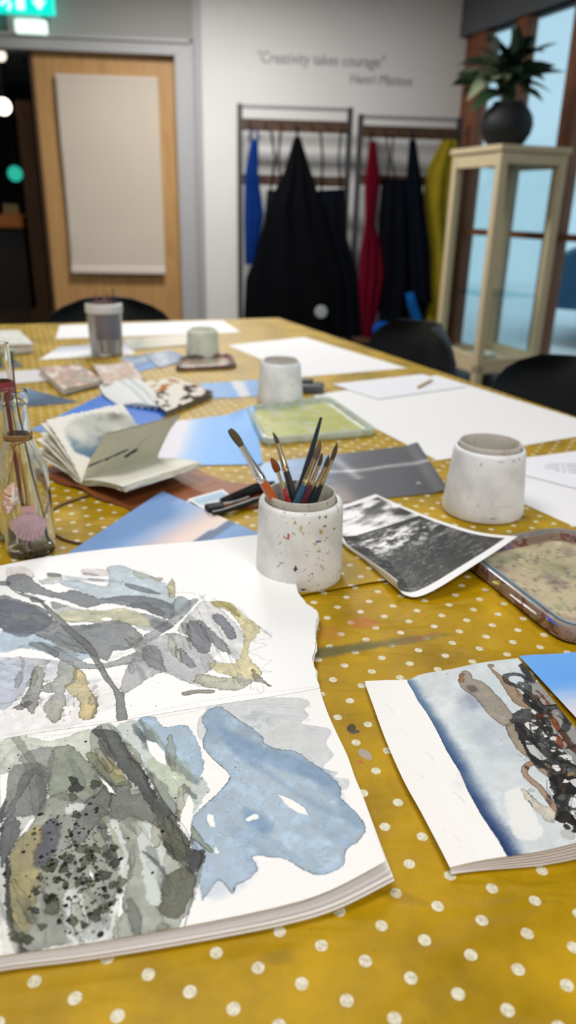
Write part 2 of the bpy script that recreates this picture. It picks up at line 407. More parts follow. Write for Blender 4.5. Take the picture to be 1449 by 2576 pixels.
# ---- window wall
z0, z1 = 0.0, 2.41
SL = 8.6
b = MB()
def wbox(b, s0, s1, za, zb, d0=-.06, d1=.06, bev=0):
    c = WW((s0+s1)/2, (za+zb)/2, (d0+d1)/2); b.box(c, (d1-d0, s1-s0, zb-za), M=Matrix.Rotation(radians(14), 4, 'Z'), bev=bev)
wbox(b, -.1, SL, 2.405, CEIL, -.06, .12); struct(b.build('wall_right', m_soffit, keep=True))
def s_of(x, y):          # pixel column -> distance along the window wall
    v = ray(x, y); h = np.array([v[0], v[1], 0]); M_ = np.array([[h[0], wdir[0]], [h[1], wdir[1]]]); t = np.linalg.solve(M_, CORN[:2]); return t[1]
mull = [(s_of(1184, 220), s_of(1214, 220)), (s_of(1308, 60), s_of(1336, 60)), (s_of(1424, 250), s_of(1462, 250))]
w = mull[2][0]-mull[1][0]; k = 3
while mull[-1][1] < SL-.2: mull.append((mull[-1][0]+w*1.02, mull[-1][1]+w*1.02))
b = MB()
for a_, b_ in mull: wbox(b, a_, b_, .06, 2.43, -.03, .06)
wbox(b, -.05, mull[0][0]+.01, .0, 2.45, .0, .06)
wbox(b, -.05, SL, .0, .07, -.05, .05); wbox(b, -.05, SL, .955, 1.0, -.035, .035); wbox(b, -.05, SL, 2.405, 2.45, -.03, .05)
wf = struct(b.build('window_1', m_frame, keep=True))
m_pane = glassmat('window_glass', tint=(.955, .98, .99), mixf=.02)
for i in range(len(mull)-1):
    for za, zb in ((.07, .955), (1.0, 2.405)):
        b = MB(); wbox(b, mull[i][1], mull[i+1][0], za, zb, -.004, .004); b.build('window_pane', m_pane, wf)
# ground outside, pale paving
b = MB(); q0, q1, q2, q3 = WW(-6, 0, .1), WW(14, 0, .1), WW(14, 0, 16), WW(-6, 0, 16)
struct(b.prism([q0[:2], q1[:2], q2[:2], q3[:2]], -.12, -.04).build('ground', mat('pale_paving', (250, 250, 250), .8, noise=.08, nscale=1.5), keep=True))
# blue car outside, only its flank shows past the last mullion
e = empty('parked_car', WW(2.9, -.04, 3.2), 'blue car parked outside, past the window at the right edge', 'car')
cpos = AZ(33.0, 8.2, 0); ang = -radians(39.0)
prof = [(-2.0, .35), (-2.05, .75), (-1.7, .92), (-1.0, 1.0), (-.55, 1.38), (.7, 1.42), (1.3, 1.05), (1.95, .95), (2.05, .6), (2.0, .35)]
def carloc(x, y, z):
    c_, s_ = cos(ang), sin(ang); return (cpos[0]+x*c_-y*s_, cpos[1]+x*s_+y*c_, z-.04)
bmc = bmesh.new(); rows = []
for yy, sh in ((-.82, .9), (-.78, 1.0), (.78, 1.0), (.82, .9)):
    rows.append([bmc.verts.new(carloc(x*(.97 if abs(yy) > .8 else 1), yy*(1 if z < 1.1 else .82), z*(1 if abs(yy) < .8 else .98))) for x, z in prof])
for i in range(3):
    for j in range(len(prof)-1): bmc.faces.new((rows[i][j], rows[i][j+1], rows[i+1][j+1], rows[i+1][j]))
bmc.faces.new(rows[0]); bmc.faces.new(rows[3][::-1]); bmc.faces.new([r[0] for r in rows]); bmc.faces.new([r[-1] for r in rows][::-1])
q = MB(); q.bm.free(); q.bm = bmc; q.build('car_body', mat('blue_car_paint', (44, 92, 128), .3, .5, coat=.6), e)
for x in (-1.3, 1.3):
    for y in (-.84, .84):
        q = MB(); q.lathe([(0, -.09), (.22, -.09), (.31, -.07), (.31, .07), (.22, .09), (0, .09)], (0, 0, 0), 24)
        bmesh.ops.transform(q.bm, matrix=Matrix.Translation(carloc(x, y, .31)) @ Matrix.Rotation(ang, 4, 'Z') @ Matrix.Rotation(pi/2, 4, 'X'), verts=q.bm.verts)
        q.build('wheel', mat('tyre_rubber', (26, 27, 29), .8), e, smooth=True)
q = MB()
for sgn in (-1, 1):
    vs = [q.bm.verts.new(carloc(x, sgn*(.83 if z < 1.1 else .70), z)) for x, z in [(-.85, 1.03), (-.5, 1.33), (.62, 1.36), (1.1, 1.06)]]
    q.bm.faces.new(vs if sgn < 0 else vs[::-1])
q.build('side_window', mat('dark_car_glass', (40, 58, 70), .1), e)
# ---- corridor behind the door opening
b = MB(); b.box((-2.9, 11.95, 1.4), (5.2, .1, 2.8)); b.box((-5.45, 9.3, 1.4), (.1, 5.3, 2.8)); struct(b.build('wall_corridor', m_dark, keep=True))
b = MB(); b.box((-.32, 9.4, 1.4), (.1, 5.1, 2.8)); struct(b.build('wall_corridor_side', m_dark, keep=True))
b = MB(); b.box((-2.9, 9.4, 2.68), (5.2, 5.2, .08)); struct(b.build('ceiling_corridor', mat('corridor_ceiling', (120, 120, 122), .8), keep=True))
# tall brown panel standing behind the door edge
p = onR(52, 330, 8.3); q1 = onR(88, 330, 8.3)
b = MB(); b.box(((p[0]+q1[0])/2, p[1], 1.0), (abs(q1[0]-p[0])+.02, .12, 2.0), bev=.006); b.box(((p[0]+q1[0])/2, p[1]+.05, .05), (.24, .3, .1)); o = b.build('timber_post', woodmat('dark_timber', (92, 60, 34), (110, 72, 40), (8, 8, .6)))
tag(o, 'brown timber pillar in the dark corridor behind the door edge', 'pillar')
# counter with lit wooden front
c0 = onR(-60, 612, 9.3); c1 = onR(70, 612, 9.3)
e = empty('reception_counter', ((c0[0]+c1[0])/2, c0[1]+.2, 0), 'orange wooden counter glowing in the dark corridor', 'counter')
cx = (c0[0]+c1[0])/2; wdt = abs(c1[0]-c0[0])
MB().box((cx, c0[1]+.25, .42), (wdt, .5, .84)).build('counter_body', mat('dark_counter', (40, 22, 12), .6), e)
MB().box((cx, c0[1]+.2, .93), (wdt+.05, .62, .13), bev=.01).build('counter_top', woodmat('orange_timber', (176, 98, 34), (196, 116, 44), (1, 6, 6)), e)
for i, (x, y) in enumerate([(8, 580), (22, 577), (36, 581)]):
    g = onR(x, y, 9.1); q = MB(); q.lathe([(0, 0), (.03, 0), (.034, .03), (.026, .08), (.03, .11), (.024, .11), (.02, .08), (0, .08)], (g[0], c0[1]+.12, .995), 20)
    tag(q.build('glass_jar', mat('amber_glass_jar', (150, 128, 84), .25), None, smooth=True), 'small amber jar standing on the corridor counter, ' + ['leftmost', 'middle', 'rightmost'][i] + ' of three', 'jar', 'amber jars on the corridor counter')
def bulb_lamp(px, py, r, size, colr, st, lab, ceilz=2.64):
    g = onR(px, py, r); e = empty('pendant_lamp', (g[0], g[1], g[2]), lab, 'lamp')
    q = MB(); q.lathe([(0, size), (size*.5, size*.87), (size*.87, size*.5), (size, 0), (size*.87, -size*.5), (size*.5, -size*.87), (0, -size)], g, 24)
    q.build('globe', mat('lamp_globe_%d' % px, colr, .4, emit=st, ecol=colr), e, smooth=True)
    q = MB(); q.tube([(g[0], g[1], g[2]+size*.8), (g[0], g[1], ceilz)], .006, 8); q.lathe([(0, .03), (.03, .03), (.03, -.01), (0, -.01)], (g[0], g[1], ceilz-.02), 16); q.build('lamp_cord', mat('black_cord', (20, 20, 20), .6), e)
area_light('corridor_fill', (-2.4, 8.0, 2.6), .3, 7, (1, .85, .7))  # lamp without a fitting, added to lift the dark corridor
bulb_lamp(8, 268, 8.6, .075, (255, 240, 220), 4.0, 'larger glowing white globe lamp in the corridor, nearest the left edge')
bulb_lamp(72, 270, 10.2, .04, (200, 170, 130), 1.2, 'smaller dim globe lamp in the corridor beside the door edge')
bulb_lamp(2, 140, 7.8, .045, (255, 240, 220), 1.5, 'dim globe lamp high under the corridor ceiling at the left edge')
# green sign far in the corridor
g = onR(38, 437, 10.6); e = empty('exit_sign', tuple(g), 'small round green illuminated sign far back in the dark corridor', 'sign')
q = MB(); q.lathe([(0, -.02), (.08, -.02), (.09, 0), (.08, .02), (0, .02)], (0, 0, 0), 24); bmesh.ops.transform(q.bm, matrix=Matrix.Translation(g) @ Matrix.Rotation(pi/2, 4, 'X'), verts=q.bm.verts); q.build('sign_face', mat('green_sign_far', (40, 150, 130), .4, emit=.7, ecol=(40, 200, 170)), e)
MB().tube([(g[0], g[1], g[2]+.09), (g[0], g[1], 2.64)], .008, 8).build('hanger', mat('black_cord', (20, 20, 20)), e)
# exit sign over the door
y_s = WY-.16
a0 = onY(-30, 30, y_s); a1 = onY(138, 38, y_s); zl = (a0[2]+a1[2])/2
e = empty('exit_sign', ((a0[0]+a1[0])/2, y_s, zl), 'turquoise lit emergency exit sign above the door with white symbols', 'sign')
cx_, wd_ = (a0[0]+a1[0])/2, a1[0]-a0[0]
MB().box((cx_, y_s+.035, zl+.11), (wd_, .05, .22), bev=.012).build('sign_box', mat('turquoise_sign', (0, 190, 170), .35, emit=1.0, ecol=(0, 215, 195)), e)
m_sw = mat('sign_white', (235, 255, 250), .4, emit=1.0, ecol=(225, 255, 250))
b = MB()   # running figure, door and arrow
fx = onY(30, 15, y_s)[0]; ax = onY(98, 10, y_s)[0]
b.box((fx+.06, y_s+.006, zl+.09), (.06, .006, .13)); b.lathe([(0, .018), (.018, 0), (0, -.018)], (fx-.02, y_s+.006, zl+.16), 16)
b.tube([(fx-.025, y_s+.006, zl+.135), (fx-.04, y_s+.006, zl+.085), (fx-.01, y_s+.006, zl+.055), (fx-.03, y_s+.006, zl+.02)], .011, 8)
b.tube([(fx-.04, y_s+.006, zl+.085), (fx-.07, y_s+.006, zl+.055), (fx-.09, y_s+.006, zl+.06)], .010, 8)
b.tube([(fx-.03, y_s+.006, zl+.13), (fx+.005, y_s+.006, zl+.11), (fx+.02, y_s+.006, zl+.125)], .008, 8)
b.box((ax, y_s+.006, zl+.12), (.032, .006, .09))
vs = [b.bm.verts.new((ax+dx, y_s+.003, zl+dz)) for dx, dz in ((-.05, .085), (.05, .085), (0, .025))]; b.bm.faces.new(vs)
b.build('sign_symbols', m_sw, e)
b = MB(); l0 = onY(34, 60, y_s)[0]; l1 = onY(116, 60, y_s)[0]
b.box(((l0+l1)/2, y_s+.035, zl-.075), (l1-l0, .06, .095), bev=.02); b.build('lamp_diffuser', mat('sign_lamp_white', (235, 255, 245), .4, emit=.9, ecol=(225, 250, 235)), e)
b = MB(); b.box((cx_, y_s+.09, zl+.02), (wd_*.5, .1, .30), bev=.01); b.build('wall_bracket', m_grey, e)
# ceiling panels
for x, y, w_ in ((-.7, .7, .9), (.2, 2.9, .6), (-.1, 5.1, .6), (.8, -.9, .9)):
    e = empty('ceiling_light', (x, y, CEIL), 'square white panel light on the ceiling of the workshop', 'light', 'ceiling panel lights')
    e['label'] = {.7: 'square white ceiling panel above the near left of the table', 2.9: 'square white ceiling panel above the far end of the table', 5.1: 'square white ceiling panel nearest the coat racks', -.9: 'unseen square ceiling panel added as fill, farthest from the coat racks'}[y]
    MB().box((x, y, CEIL-.012), (w_+.04, w_+.04, .02)).build('light_frame', m_grey, e)
    MB().box((x, y, CEIL-.024), (w_, w_, .006)).build('diffuser', mat('panel_diffuser', (250, 248, 244), .5, emit=2.0, ecol=(255, 248, 240)), e)
# ---- the quotation on the wall
def text_mesh(name, body, size, loc, M, parent=None, rotx=pi/2, align='LEFT', shear=.0, rotz=0):
    cu = bpy.data.curves.new(name, 'FONT'); cu.body = body; cu.size = size; cu.extrude = .0008; cu.align_x = align; cu.shear = shear; cu.resolution_u = 3
    t = bpy.data.objects.new(name, cu); COL.objects.link(t); dg = bpy.context.evaluated_depsgraph_get()
    me = bpy.data.meshes.new_from_object(t.evaluated_get(dg)); bpy.data.objects.remove(t); bpy.data.curves.remove(cu)
    me.materials.clear()
    me.transform(Matrix.Translation(loc) @ Matrix.Rotation(rotz, 4, 'Z') @ Matrix.Rotation(rotx, 4, 'X'))
    return link(name, me, M, parent, smooth=False)
t0 = onY(648, 166, WY-.002); t1 = onY(968, 180, WY-.002)
e = empty('wall_lettering', ((t0[0]+t1[0])/2, WY-.002, t0[2]-.1), 'grey lettering with a quotation about creativity, high on the white wall', 'lettering')
m_let = mat('grey_vinyl_letters', (126, 126, 130), .6)
o = text_mesh('quotation', '"Creativity takes courage"', .118, (0, 0, 0), m_let, None, shear=.15)
def fit(o, xa, xb, z):
    co = [v.co for v in o.data.vertices]; L0 = min(c.x for c in co); L1 = max(c.x for c in co); s_ = (xb-xa)/(L1-L0)
    o.data.transform(Matrix.Translation((xa, WY-.002, z)) @ Matrix.Diagonal((s_, 1, 1.15*s_, 1)) @ Matrix.Translation((-L0, 0, 0))); o.location = (0, 0, 0)
    o.parent = e; o.data.transform(Matrix.Translation(-e.location))
fit(o, t0[0], t1[0], (t0[2]+t1[2])/2)
o = text_mesh('attribution', 'Henri Matisse', .1, (0, 0, 0), m_let, None, shear=.15)
u0 = onY(880, 212, WY-.002); u1 = onY(1036, 215, WY-.002); fit(o, u0[0], u1[0], (u0[2]+u1[2])/2)
# ================================================================== coat racks
m_rackm = mat('dark_rack_metal', (64, 64, 68), .45, .5, .4)
m_rackw = woodmat('dark_brown_board', (62, 42, 28), (80, 54, 34), (1, 6, 6))
def rack(name, lab, pxl, pxr, ytop, yb1, yb2, Y):
    a = onY(pxl, ytop, Y); c = onY(pxr, ytop, Y); zt = (a[2]+c[2])/2; z1 = onY((pxl+pxr)/2, yb1, Y)[2]; z2 = onY((pxl+pxr)/2, yb2, Y)[2]
    e = empty(name, ((a[0]+c[0])/2, Y, 0), lab, 'coat rack')
    for x in (a[0], c[0]):
        b = MB(); b.box((x, Y, zt/2), (.04, .04, zt)); b.box((x, Y-.14, .02), (.04, .42, .04)); b.build('upright', m_rackm, e)
    xm, w_ = (a[0]+c[0])/2, c[0]-a[0]-.03
    MB().tube([(a[0], Y, zt-.015), (c[0], Y, zt-.015)], .014).build('top_rail', mat('grey_rail', (150, 150, 152), .4, .5, .3), e)
    MB().box((xm, Y-.025, z1), (w_, .02, .085), bev=.004).build('hook_board', m_rackw, e)
    MB().box((xm, Y-.025, z2), (w_, .02, .075), bev=.004).build('hook_board', m_rackw, e)
    b = MB()
    for k in range(5): b.box((xm, Y-.08-.06*k, .115), (w_+.05, .045, .022), bev=.003)
    b.build('shoe_shelf', m_rackw, e)
    for zz, n in ((z1, 7), (z2, 7)):
        for k in range(n):
            x = xm + w_*(k-(n-1)/2)/n
            MB().tube([(x, Y-.033, zz+.01), (x, Y-.075, zz-.005), (x, Y-.088, zz+.025)], .006, 8).build('hook', m_rackm, e)
    return e, z1, z2
RK = WY-.28
e1, z11, z12 = rack('coat_rack', 'dark metal coat rack under the quotation, left of two', 603, 882, 266, 318, 455, RK)
e2, z21, z22 = rack('coat_rack', 'dark metal coat rack nearest the windows, right of two', 908, 1158, 292, 335, 455, RK)
def garment(name, lab, cat, poly_l, poly_r, Y, colr, folds=5, thick=.05, grp='aprons and coats on the racks', seed=0, strap=None):
    """poly_l / poly_r: left and right outline in pixels, top to bottom"""
    L_ = np.array([onY(x, y, Y) for x, y in poly_l]); R_ = np.array([onY(x, y, Y) for x, y in poly_r])
    z = np.linspace(0, 1, 40); nL = resample(L_, 40); nR = resample(R_, 40)
    bmg = MB(); nu = 36; fr = []; bk = []
    M = mat(name + '_cloth_%d_%d_%d' % colr, colr, .95, .05, noise=.2, nscale=8)
    for i in range(40):
        rf, rb = [], []
        for j in range(nu):
            u = j/(nu-1); p = nL[i]*(1-u) + nR[i]*u; ed = sin(pi*u)**.5
            f = (thick*.75*ed + thick*.25*ed*sin(folds*2*pi*u + seed + 1.6*sin(i*.09+seed)))*(.25+.75*min(1, i/12))
            rf.append(bmg.bm.verts.new((p[0], p[1]-f-.004, p[2]))); rb.append(bmg.bm.verts.new((p[0], p[1]+.004+thick*.15*ed, p[2])))
        fr.append(rf); bk.append(rb)
    for i in range(39):
        for j in range(nu-1):
            bmg.bm.faces.new((fr[i][j], fr[i+1][j], fr[i+1][j+1], fr[i][j+1])); bmg.bm.faces.new((bk[i][j], bk[i][j+1], bk[i+1][j+1], bk[i+1][j]))
        bmg.bm.faces.new((fr[i][0], bk[i][0], bk[i+1][0], fr[i+1][0])); bmg.bm.faces.new((fr[i][-1], fr[i+1][-1], bk[i+1][-1], bk[i][-1]))
    for j in range(nu-1):
        bmg.bm.faces.new((fr[0][j], fr[0][j+1], bk[0][j+1], bk[0][j])); bmg.bm.faces.new((fr[-1][j], bk[-1][j], bk[-1][j+1], fr[-1][j+1]))
    c = (nL[0]+nR[0])/2
    e = empty(name, tuple(c), lab, cat, grp)
    bmg.build('cloth_body', M, e, smooth=True)
    for st in (strap or []):
        pts = [onY(x, y, Y-.01) for x, y in st]
        MB().tube(pts, [(.014, .003)]*len(pts), 8).build('strap', M, e, smooth=True)
    return e
HY = RK-.10
garment('apron', 'bright blue apron hanging at the left end of the left rack', 'apron', [(632, 350), (616, 440), (614, 560), (616, 665)], [(650, 350), (650, 440), (664, 540), (640, 665)], HY, (14, 48, 112), 3, .04, strap=[[(634, 325), (628, 352)], [(645, 325), (652, 352)]])
garment('apron', 'large black apron hanging in front on the left rack, pointed at its top', 'apron', [(740, 345), (715, 430), (672, 520), (645, 640), (618, 700), (610, 860)], [(756, 345), (782, 430), (812, 520), (845, 640), (862, 700), (868, 860)], HY-.07, (11, 12, 15), 3, .09, seed=1, strap=[[(747, 322), (748, 350)]])
garment('apron', 'navy black apron on the left rack beside the gap between racks', 'apron', [(800, 478), (796, 560), (806, 700), (815, 858)], [(868, 475), (868, 580), (900, 690), (918, 860)], HY, (11, 14, 21), 3, .06, seed=2, strap=[[(806, 330), (812, 400), (808, 485)], [(858, 330), (852, 400), (858, 482)]])
garment('apron', 'dark grey apron at the left of the left rack behind the black one', 'apron', [(672, 478), (664, 560), (640, 640)], [(715, 478), (725, 560), (730, 640)], HY+.01, (22, 24, 28), 2, .04, seed=3, strap=[[(682, 330), (692, 400), (680, 484)], [(706, 330), (700, 400), (710, 484)]])
garment('apron', 'deep red apron hanging at the left of the right rack', 'apron', [(930, 355), (918, 450), (918, 560), (905, 640), (902, 720), (912, 855)], [(946, 355), (956, 450), (944, 560), (960, 630), (968, 690), (938, 855)], HY-.03, (92, 9, 30), 3, .06, seed=4, strap=[[(934, 335), (932, 358)]])
garment('coat', 'black navy coat hanging in the middle of the right rack', 'coat', [(962, 450), (952, 560), (955, 700), (950, 850)], [(1048, 450), (1062, 560), (1090, 690), (1060, 850)], HY, (11, 13, 19), 3, .08, seed=5, strap=[[(972, 340), (978, 400), (975, 460)], [(990, 340), (984, 400), (996, 460)]])
garment('apron', 'dark navy apron with a slim neck hanging right of the black coat', 'apron', [(1030, 352), (1022, 450), (1030, 600), (1036, 760)], [(1046, 352), (1060, 450), (1078, 600), (1086, 760)], HY-.08, (12, 16, 27), 2, .05, seed=6, strap=[[(1036, 335), (1038, 356)]])
garment('coat', 'mustard yellow coat at the window end of the right rack', 'coat', [(1112, 352), (1072, 430), (1062, 520), (1080, 640), (1075, 760), (1070, 840)], [(1150, 352), (1148, 430), (1138, 520), (1132, 640), (1122, 760), (1108, 840)], HY-.02, (142, 124, 32), 2, .07, seed=7)
garment('scarf', 'bright blue strip of cloth hanging low between dark coats', 'scarf', [(1020, 738), (1026, 770), (1038, 808)], [(1040, 735), (1050, 770), (1062, 802)], HY-.12, (18, 92, 160), 2, .03, seed=8, grp='blue cloths low on the right rack')
garment('bag', 'small bright blue bag hanging low beside the red apron', 'bag', [(944, 812), (936, 830), (942, 858)], [(972, 808), (990, 828), (978, 858)], HY-.12, (16, 68, 150), 2, .08, seed=9, grp='blue cloths low on the right rack')
g = onY(808, 785, HY-.17); q = MB(); q.lathe([(0, .004), (.045, .004), (.052, -.004), (0, -.006)], (0, 0, 0), 28)
bmesh.ops.transform(q.bm, matrix=Matrix.Translation(g) @ Matrix.Rotation(pi/2, 4, 'X'), verts=q.bm.verts)
tag(q.build('badge', mat('pale_badge', (150, 158, 158), .4), None), 'round pale grey badge on the front of the large black apron', 'badge')
# ================================================================== glass cabinet, pot and plant
m_cab = mat('cream_cabinet_paint', (206, 188, 152), .45, .4, noise=.05, nscale=10)
R0 = 5.2; N0 = AZ(14.03, R0, 0); dd = wdir.copy(); dw = wnor.copy(); CD, CW, CHT = .57, .50, 1.515
def CB(a, w_, z): return N0 + dd*a + dw*w_ + np.array([0, 0, z])
e = empty('glass_cabinet', tuple(CB(CD/2, CW/2, 0)), 'tall cream cabinet with glass sides standing before the windows', 'cabinet')
Mr = Matrix.Rotation(radians(14), 4, 'Z')
def cb(b, a0, a1, w0, w1, za, zb, bev=.004): b.box(CB((a0+a1)/2, (w0+w1)/2, (za+zb)/2), (w1-w0, a1-a0, zb-za), M=Mr, bev=bev)
b = MB(); cb(b, -.015, CD+.015, -.015, CW+.015, CHT-.035, CHT); b.build('top_panel', m_cab, e)
b = MB(); cb(b, 0, CD, 0, CW, .10, .16); b.build('bottom_panel', m_cab, e)
for a_, w_ in ((0, 0), (0, CW-.055), (CD-.055, 0), (CD-.055, CW-.055)):
    b = MB(); cb(b, a_, a_+.055, w_, w_+.055, 0, CHT-.035); b.build('post', m_cab, e)
for w0, w1 in ((.004, .045), (CW-.045, CW-.004)):
    for za, zb in ((CHT-.12, CHT-.036), (.161, .22)): b = MB(); cb(b, .055, CD-.055, w0, w1, za, zb); b.build('side_rail', m_cab, e)
for a0, a1 in ((.004, .045), (CD-.045, CD-.004)):
    for za, zb in ((CHT-.105, CHT-.036), (.161, .20)): b = MB(); cb(b, a0, a1, .055, CW-.055, za, zb); b.build('cross_rail', m_cab, e)
m_cg = glassmat('cabinet_glass', tint=(.965, .985, .985), mixf=.015)
for nm, v in (('glass_side', (.056, CD-.056, .02, .026, .22, CHT-.12)), ('glass_side', (.056, CD-.056, CW-.026, CW-.02, .22, CHT-.12)), ('glass_front', (.02, .026, .056, CW-.056, .20, CHT-.105)), ('glass_back', (CD-.026, CD-.02, .056, CW-.056, .20, CHT-.105)), ('glass_shelf', (.05, CD-.05, .05, CW-.05, .60, .608))):
    b = MB(); cb(b, *v, bev=0); b.build(nm, m_cg if nm != 'glass_shelf' else glassmat('shelf_glass', tint=(.72, .86, .88), mixf=.1), e)
# small pale ornament on the bottom panel
g = CB(.16, .14, .161); q = MB(); q.lathe([(0, 0), (.07, 0), (.10, .03), (.105, .055), (.09, .055), (.06, .02), (0, .015)], g, 32)
tag(q.build('bowl', mat('pale_green_bowl', (178, 186, 168), .4), None, smooth=True), 'pale bowl on the bottom panel inside the glass cabinet', 'bowl')
# pot
pc = CB(.20, .02, CHT); gg = onR(1270, 352, 1); az = atan2(gg[0], gg[1]); pr = math.hypot(pc[0], pc[1])+.12; pc = np.array([pr*sin(az), pr*cos(az), CHT])
e = empty('potted_plant', tuple(pc), 'leafy dark green plant in a round black pot on top of the glass cabinet', 'plant')
prf = [(0, 0), (.09, 0), (.125, .03), (.155, .08), (.165, .13), (.155, .18), (.125, .225), (.10, .245), (.10, .26), (.088, .26), (.088, .24), (0, .235)]
MB().lathe(prf, pc, 48).build('plant_pot', mat('black_glazed_pot', (22, 24, 28), .6, .4), e, smooth=True)
MB().lathe([(0, .004), (.087, .0), (.08, -.01), (0, -.02)], pc+np.array([0, 0, .245]), 24).build('soil', mat('dark_soil', (40, 30, 24), .95, bump=.5), e)
rnd = random.Random(5)
m_leaf = [mat('leaf_dark', (26, 50, 36), .5, .5, noise=.25, nscale=25), mat('leaf_mid', (48, 80, 50), .5, .5, noise=.25, nscale=25), mat('leaf_pale', (150, 164, 130), .55, .4, noise=.2, nscale=25)]
def leaf(base, tip, wid, M, par, droop=.03, seed=0):
    base = Vector(base); tip = Vector(tip); d = tip-base; L_ = d.length; sd = d.cross(Vector((0, 0, 1)))
    if sd.length < 1e-4: sd = Vector((1, 0, 0))
    sd = (sd.normalized() + Vector((0, 0, .5*sin(seed*2.1)))).normalized(); nrm = sd.cross(d.normalized())
    q = MB(); n = 9; rows = []
    for i in range(n):
        t = i/(n-1); p = base + d*t + Vector((0, 0, droop*4*t*(1-t))); w_ = wid*(sin(pi*min(1, t*1.02+.02))**.75)*(1-.25*t)
        rows.append([q.bm.verts.new(p + sd*w_*s_ + nrm*(abs(s_)*w_*.35 + .0) ) for s_ in (-1, -.5, 0, .5, 1)])
    for i in range(n-1):
        for j in range(4): q.bm.faces.new((rows[i][j], rows[i][j+1], rows[i+1][j+1], rows[i+1][j]))
    r = bmesh.ops.solidify(q.bm, geom=q.bm.faces[:], thickness=.0015)
    return q.build('leaf', M, par, smooth=True)
crown = onR(1280, 200, pr); top0 = pc + np.array([0, 0, .245])
hub = onR(1265, 185, pr)
st = [((1285, 55), 1.0, 0), ((1240, 90), 1.0, 0), ((1225, 100), .9, 0), ((1350, 90), .9, 0), ((1400, 165), 1.0, 0), ((1425, 182), .9, 0), ((1375, 130), .9, 0), ((1150, 165), 1, 0), ((1135, 215), 1, 1), ((1160, 245), 1, 1), ((1180, 285), 1, 1), ((1145, 190), .8, 2), ((1195, 140), .9, 2), ((1205, 175), .8, 0),
      ((1300, 230), .7, 0), ((1340, 215), .8, 0), ((1320, 130), .9, 0), ((1260, 140), .8, 0), ((1230, 190), .8, 0), ((1290, 260), .7, 1), ((1285, 150), 1, 0), ((1330, 160), 1, 0), ((1360, 190), 1, 0), ((1310, 80), .8, 0), ((1210, 215), .8, 2), ((1170, 200), .9, 0), ((1390, 235), .6, 1), ((1250, 235), .7, 0), ((1175, 255), .7, 2), ((1310, 190), .9, 0), ((1275, 205), 1, 2), ((1345, 240), .7, 0)]
_r2 = random.Random(9)
st += [((x+_r2.uniform(-38, 38), y+_r2.uniform(-26, 30)), s_*.85, c_) for (x, y), s_, c_ in st if 70 < y < 240 and 1160 < x < 1400]
q = MB()
for i, ((x, y), s_, c_) in enumerate(st):
    rr = pr + rnd.uniform(-.18, .16); tip = onR(x, y, rr); hb = Vector(onR(1272+rnd.uniform(-30, 30), 190+rnd.uniform(-35, 35), pr+rnd.uniform(-.05, .05)))
    mid = hb*.62 + Vector(tip)*.38
    q.tube([Vector(top0)+Vector((rnd.uniform(-.04, .04), rnd.uniform(-.04, .04), -.01)), (Vector(top0)+hb)/2 + Vector((rnd.uniform(-.02, .02), 0, .0)), hb, mid], [.006, .005, .004, .003], 6)
    leaf(mid - (Vector(tip)-mid)*.35, tip, .078*s_, m_leaf[c_], e, .02, i)
q.build('stems', mat('plant_stem', (86, 92, 58), .6), e, smooth=True)
# ================================================================== chairs
m_ch = mat('black_chair_plastic', (33, 36, 40), .5, .4, noise=.1)
def make_chair(name, loc, facing, lab, sz=.82):
    """facing = heading the sitter looks along"""
    e = empty(name, tuple(loc), lab, 'chair', 'black chairs around the table')
    f = Vector((cos(facing), sin(facing), 0)); s_ = Vector((-f.y, f.x, 0)); O = Vector(loc)
    q = MB(); fr, bk = [], []
    for i in range(15):
        t = i/14; z = .46 + (sz-.46)*t; hw = .225*(1-.0*t)*(sin(pi/2*min(1, (1-t)*3.2+.12)))**.55
        a_, b_ = [], []
        for j in range(17):
            u = j/8-1; back = -.21 - .05*t + .075*(u*u) ; p = O + f*back + s_*(hw*u) + Vector((0, 0, z))
            a_.append(q.bm.verts.new(p)); b_.append(q.bm.verts.new(p - f*.014))
        fr.append(a_); bk.append(b_)
    for i in range(14):
        for j in range(16):
            q.bm.faces.new((fr[i][j], fr[i][j+1], fr[i+1][j+1], fr[i+1][j])); q.bm.faces.new((bk[i][j], bk[i+1][j], bk[i+1][j+1], bk[i][j+1]))
        q.bm.faces.new((fr[i][0], fr[i+1][0], bk[i+1][0], bk[i][0])); q.bm.faces.new((fr[i][-1], bk[i][-1], bk[i+1][-1], fr[i+1][-1]))
    for j in range(16): q.bm.faces.new((fr[-1][j], fr[-1][j+1], bk[-1][j+1], bk[-1][j])); q.bm.faces.new((fr[0][j], bk[0][j], bk[0][j+1], fr[0][j+1]))
    q.build('backrest', m_ch, e, smooth=True)
    q = MB(); q.box(O + Vector((0, 0, .455)), (.42, .42, .03), rot=facing, bev=.012); q.build('seat', m_ch, e, smooth=True)
    for a in (-1, 1):
        for b_ in (-1, 1):
            t0_ = O + f*(.16*a) + s_*(.17*b_) + Vector((0, 0, .445)); t1_ = O + f*(.21*a) + s_*(.21*b_)
            MB().tube([t0_, t1_], .012, 10).build('leg', mat('chrome_leg', (150, 150, 152), .25, .5, 1), e, smooth=True)
    return e
ed = np.array([.419, -.908, 0]); ed = rz(ed, YAW); nin = rz(np.array([-.908, -.419, 0]), YAW); fa = atan2(nin[1], nin[0])
def chair_at(px, py, zt, facing, lab):
    v = ray(px, py); t = (zt-(T+CH))/v[2]; p = CP + t*v; p[2] = 0
    return make_chair('side_chair', p + np.array([cos(facing), sin(facing), 0])*.235, facing, lab, zt)
chair_at(1075, 812, .82, fa, 'black chair with rounded back tucked at the table before the coat racks')
chair_at(1475, 905, .82, fa, 'black chair cut off by the right edge beside the white paper')
fdir = rz(np.array([.333, -.943, 0]), YAW)
chair_at(266, 748, .81, atan2(fdir[1], fdir[0]), 'black chair behind the far end of the table, before the wooden door')
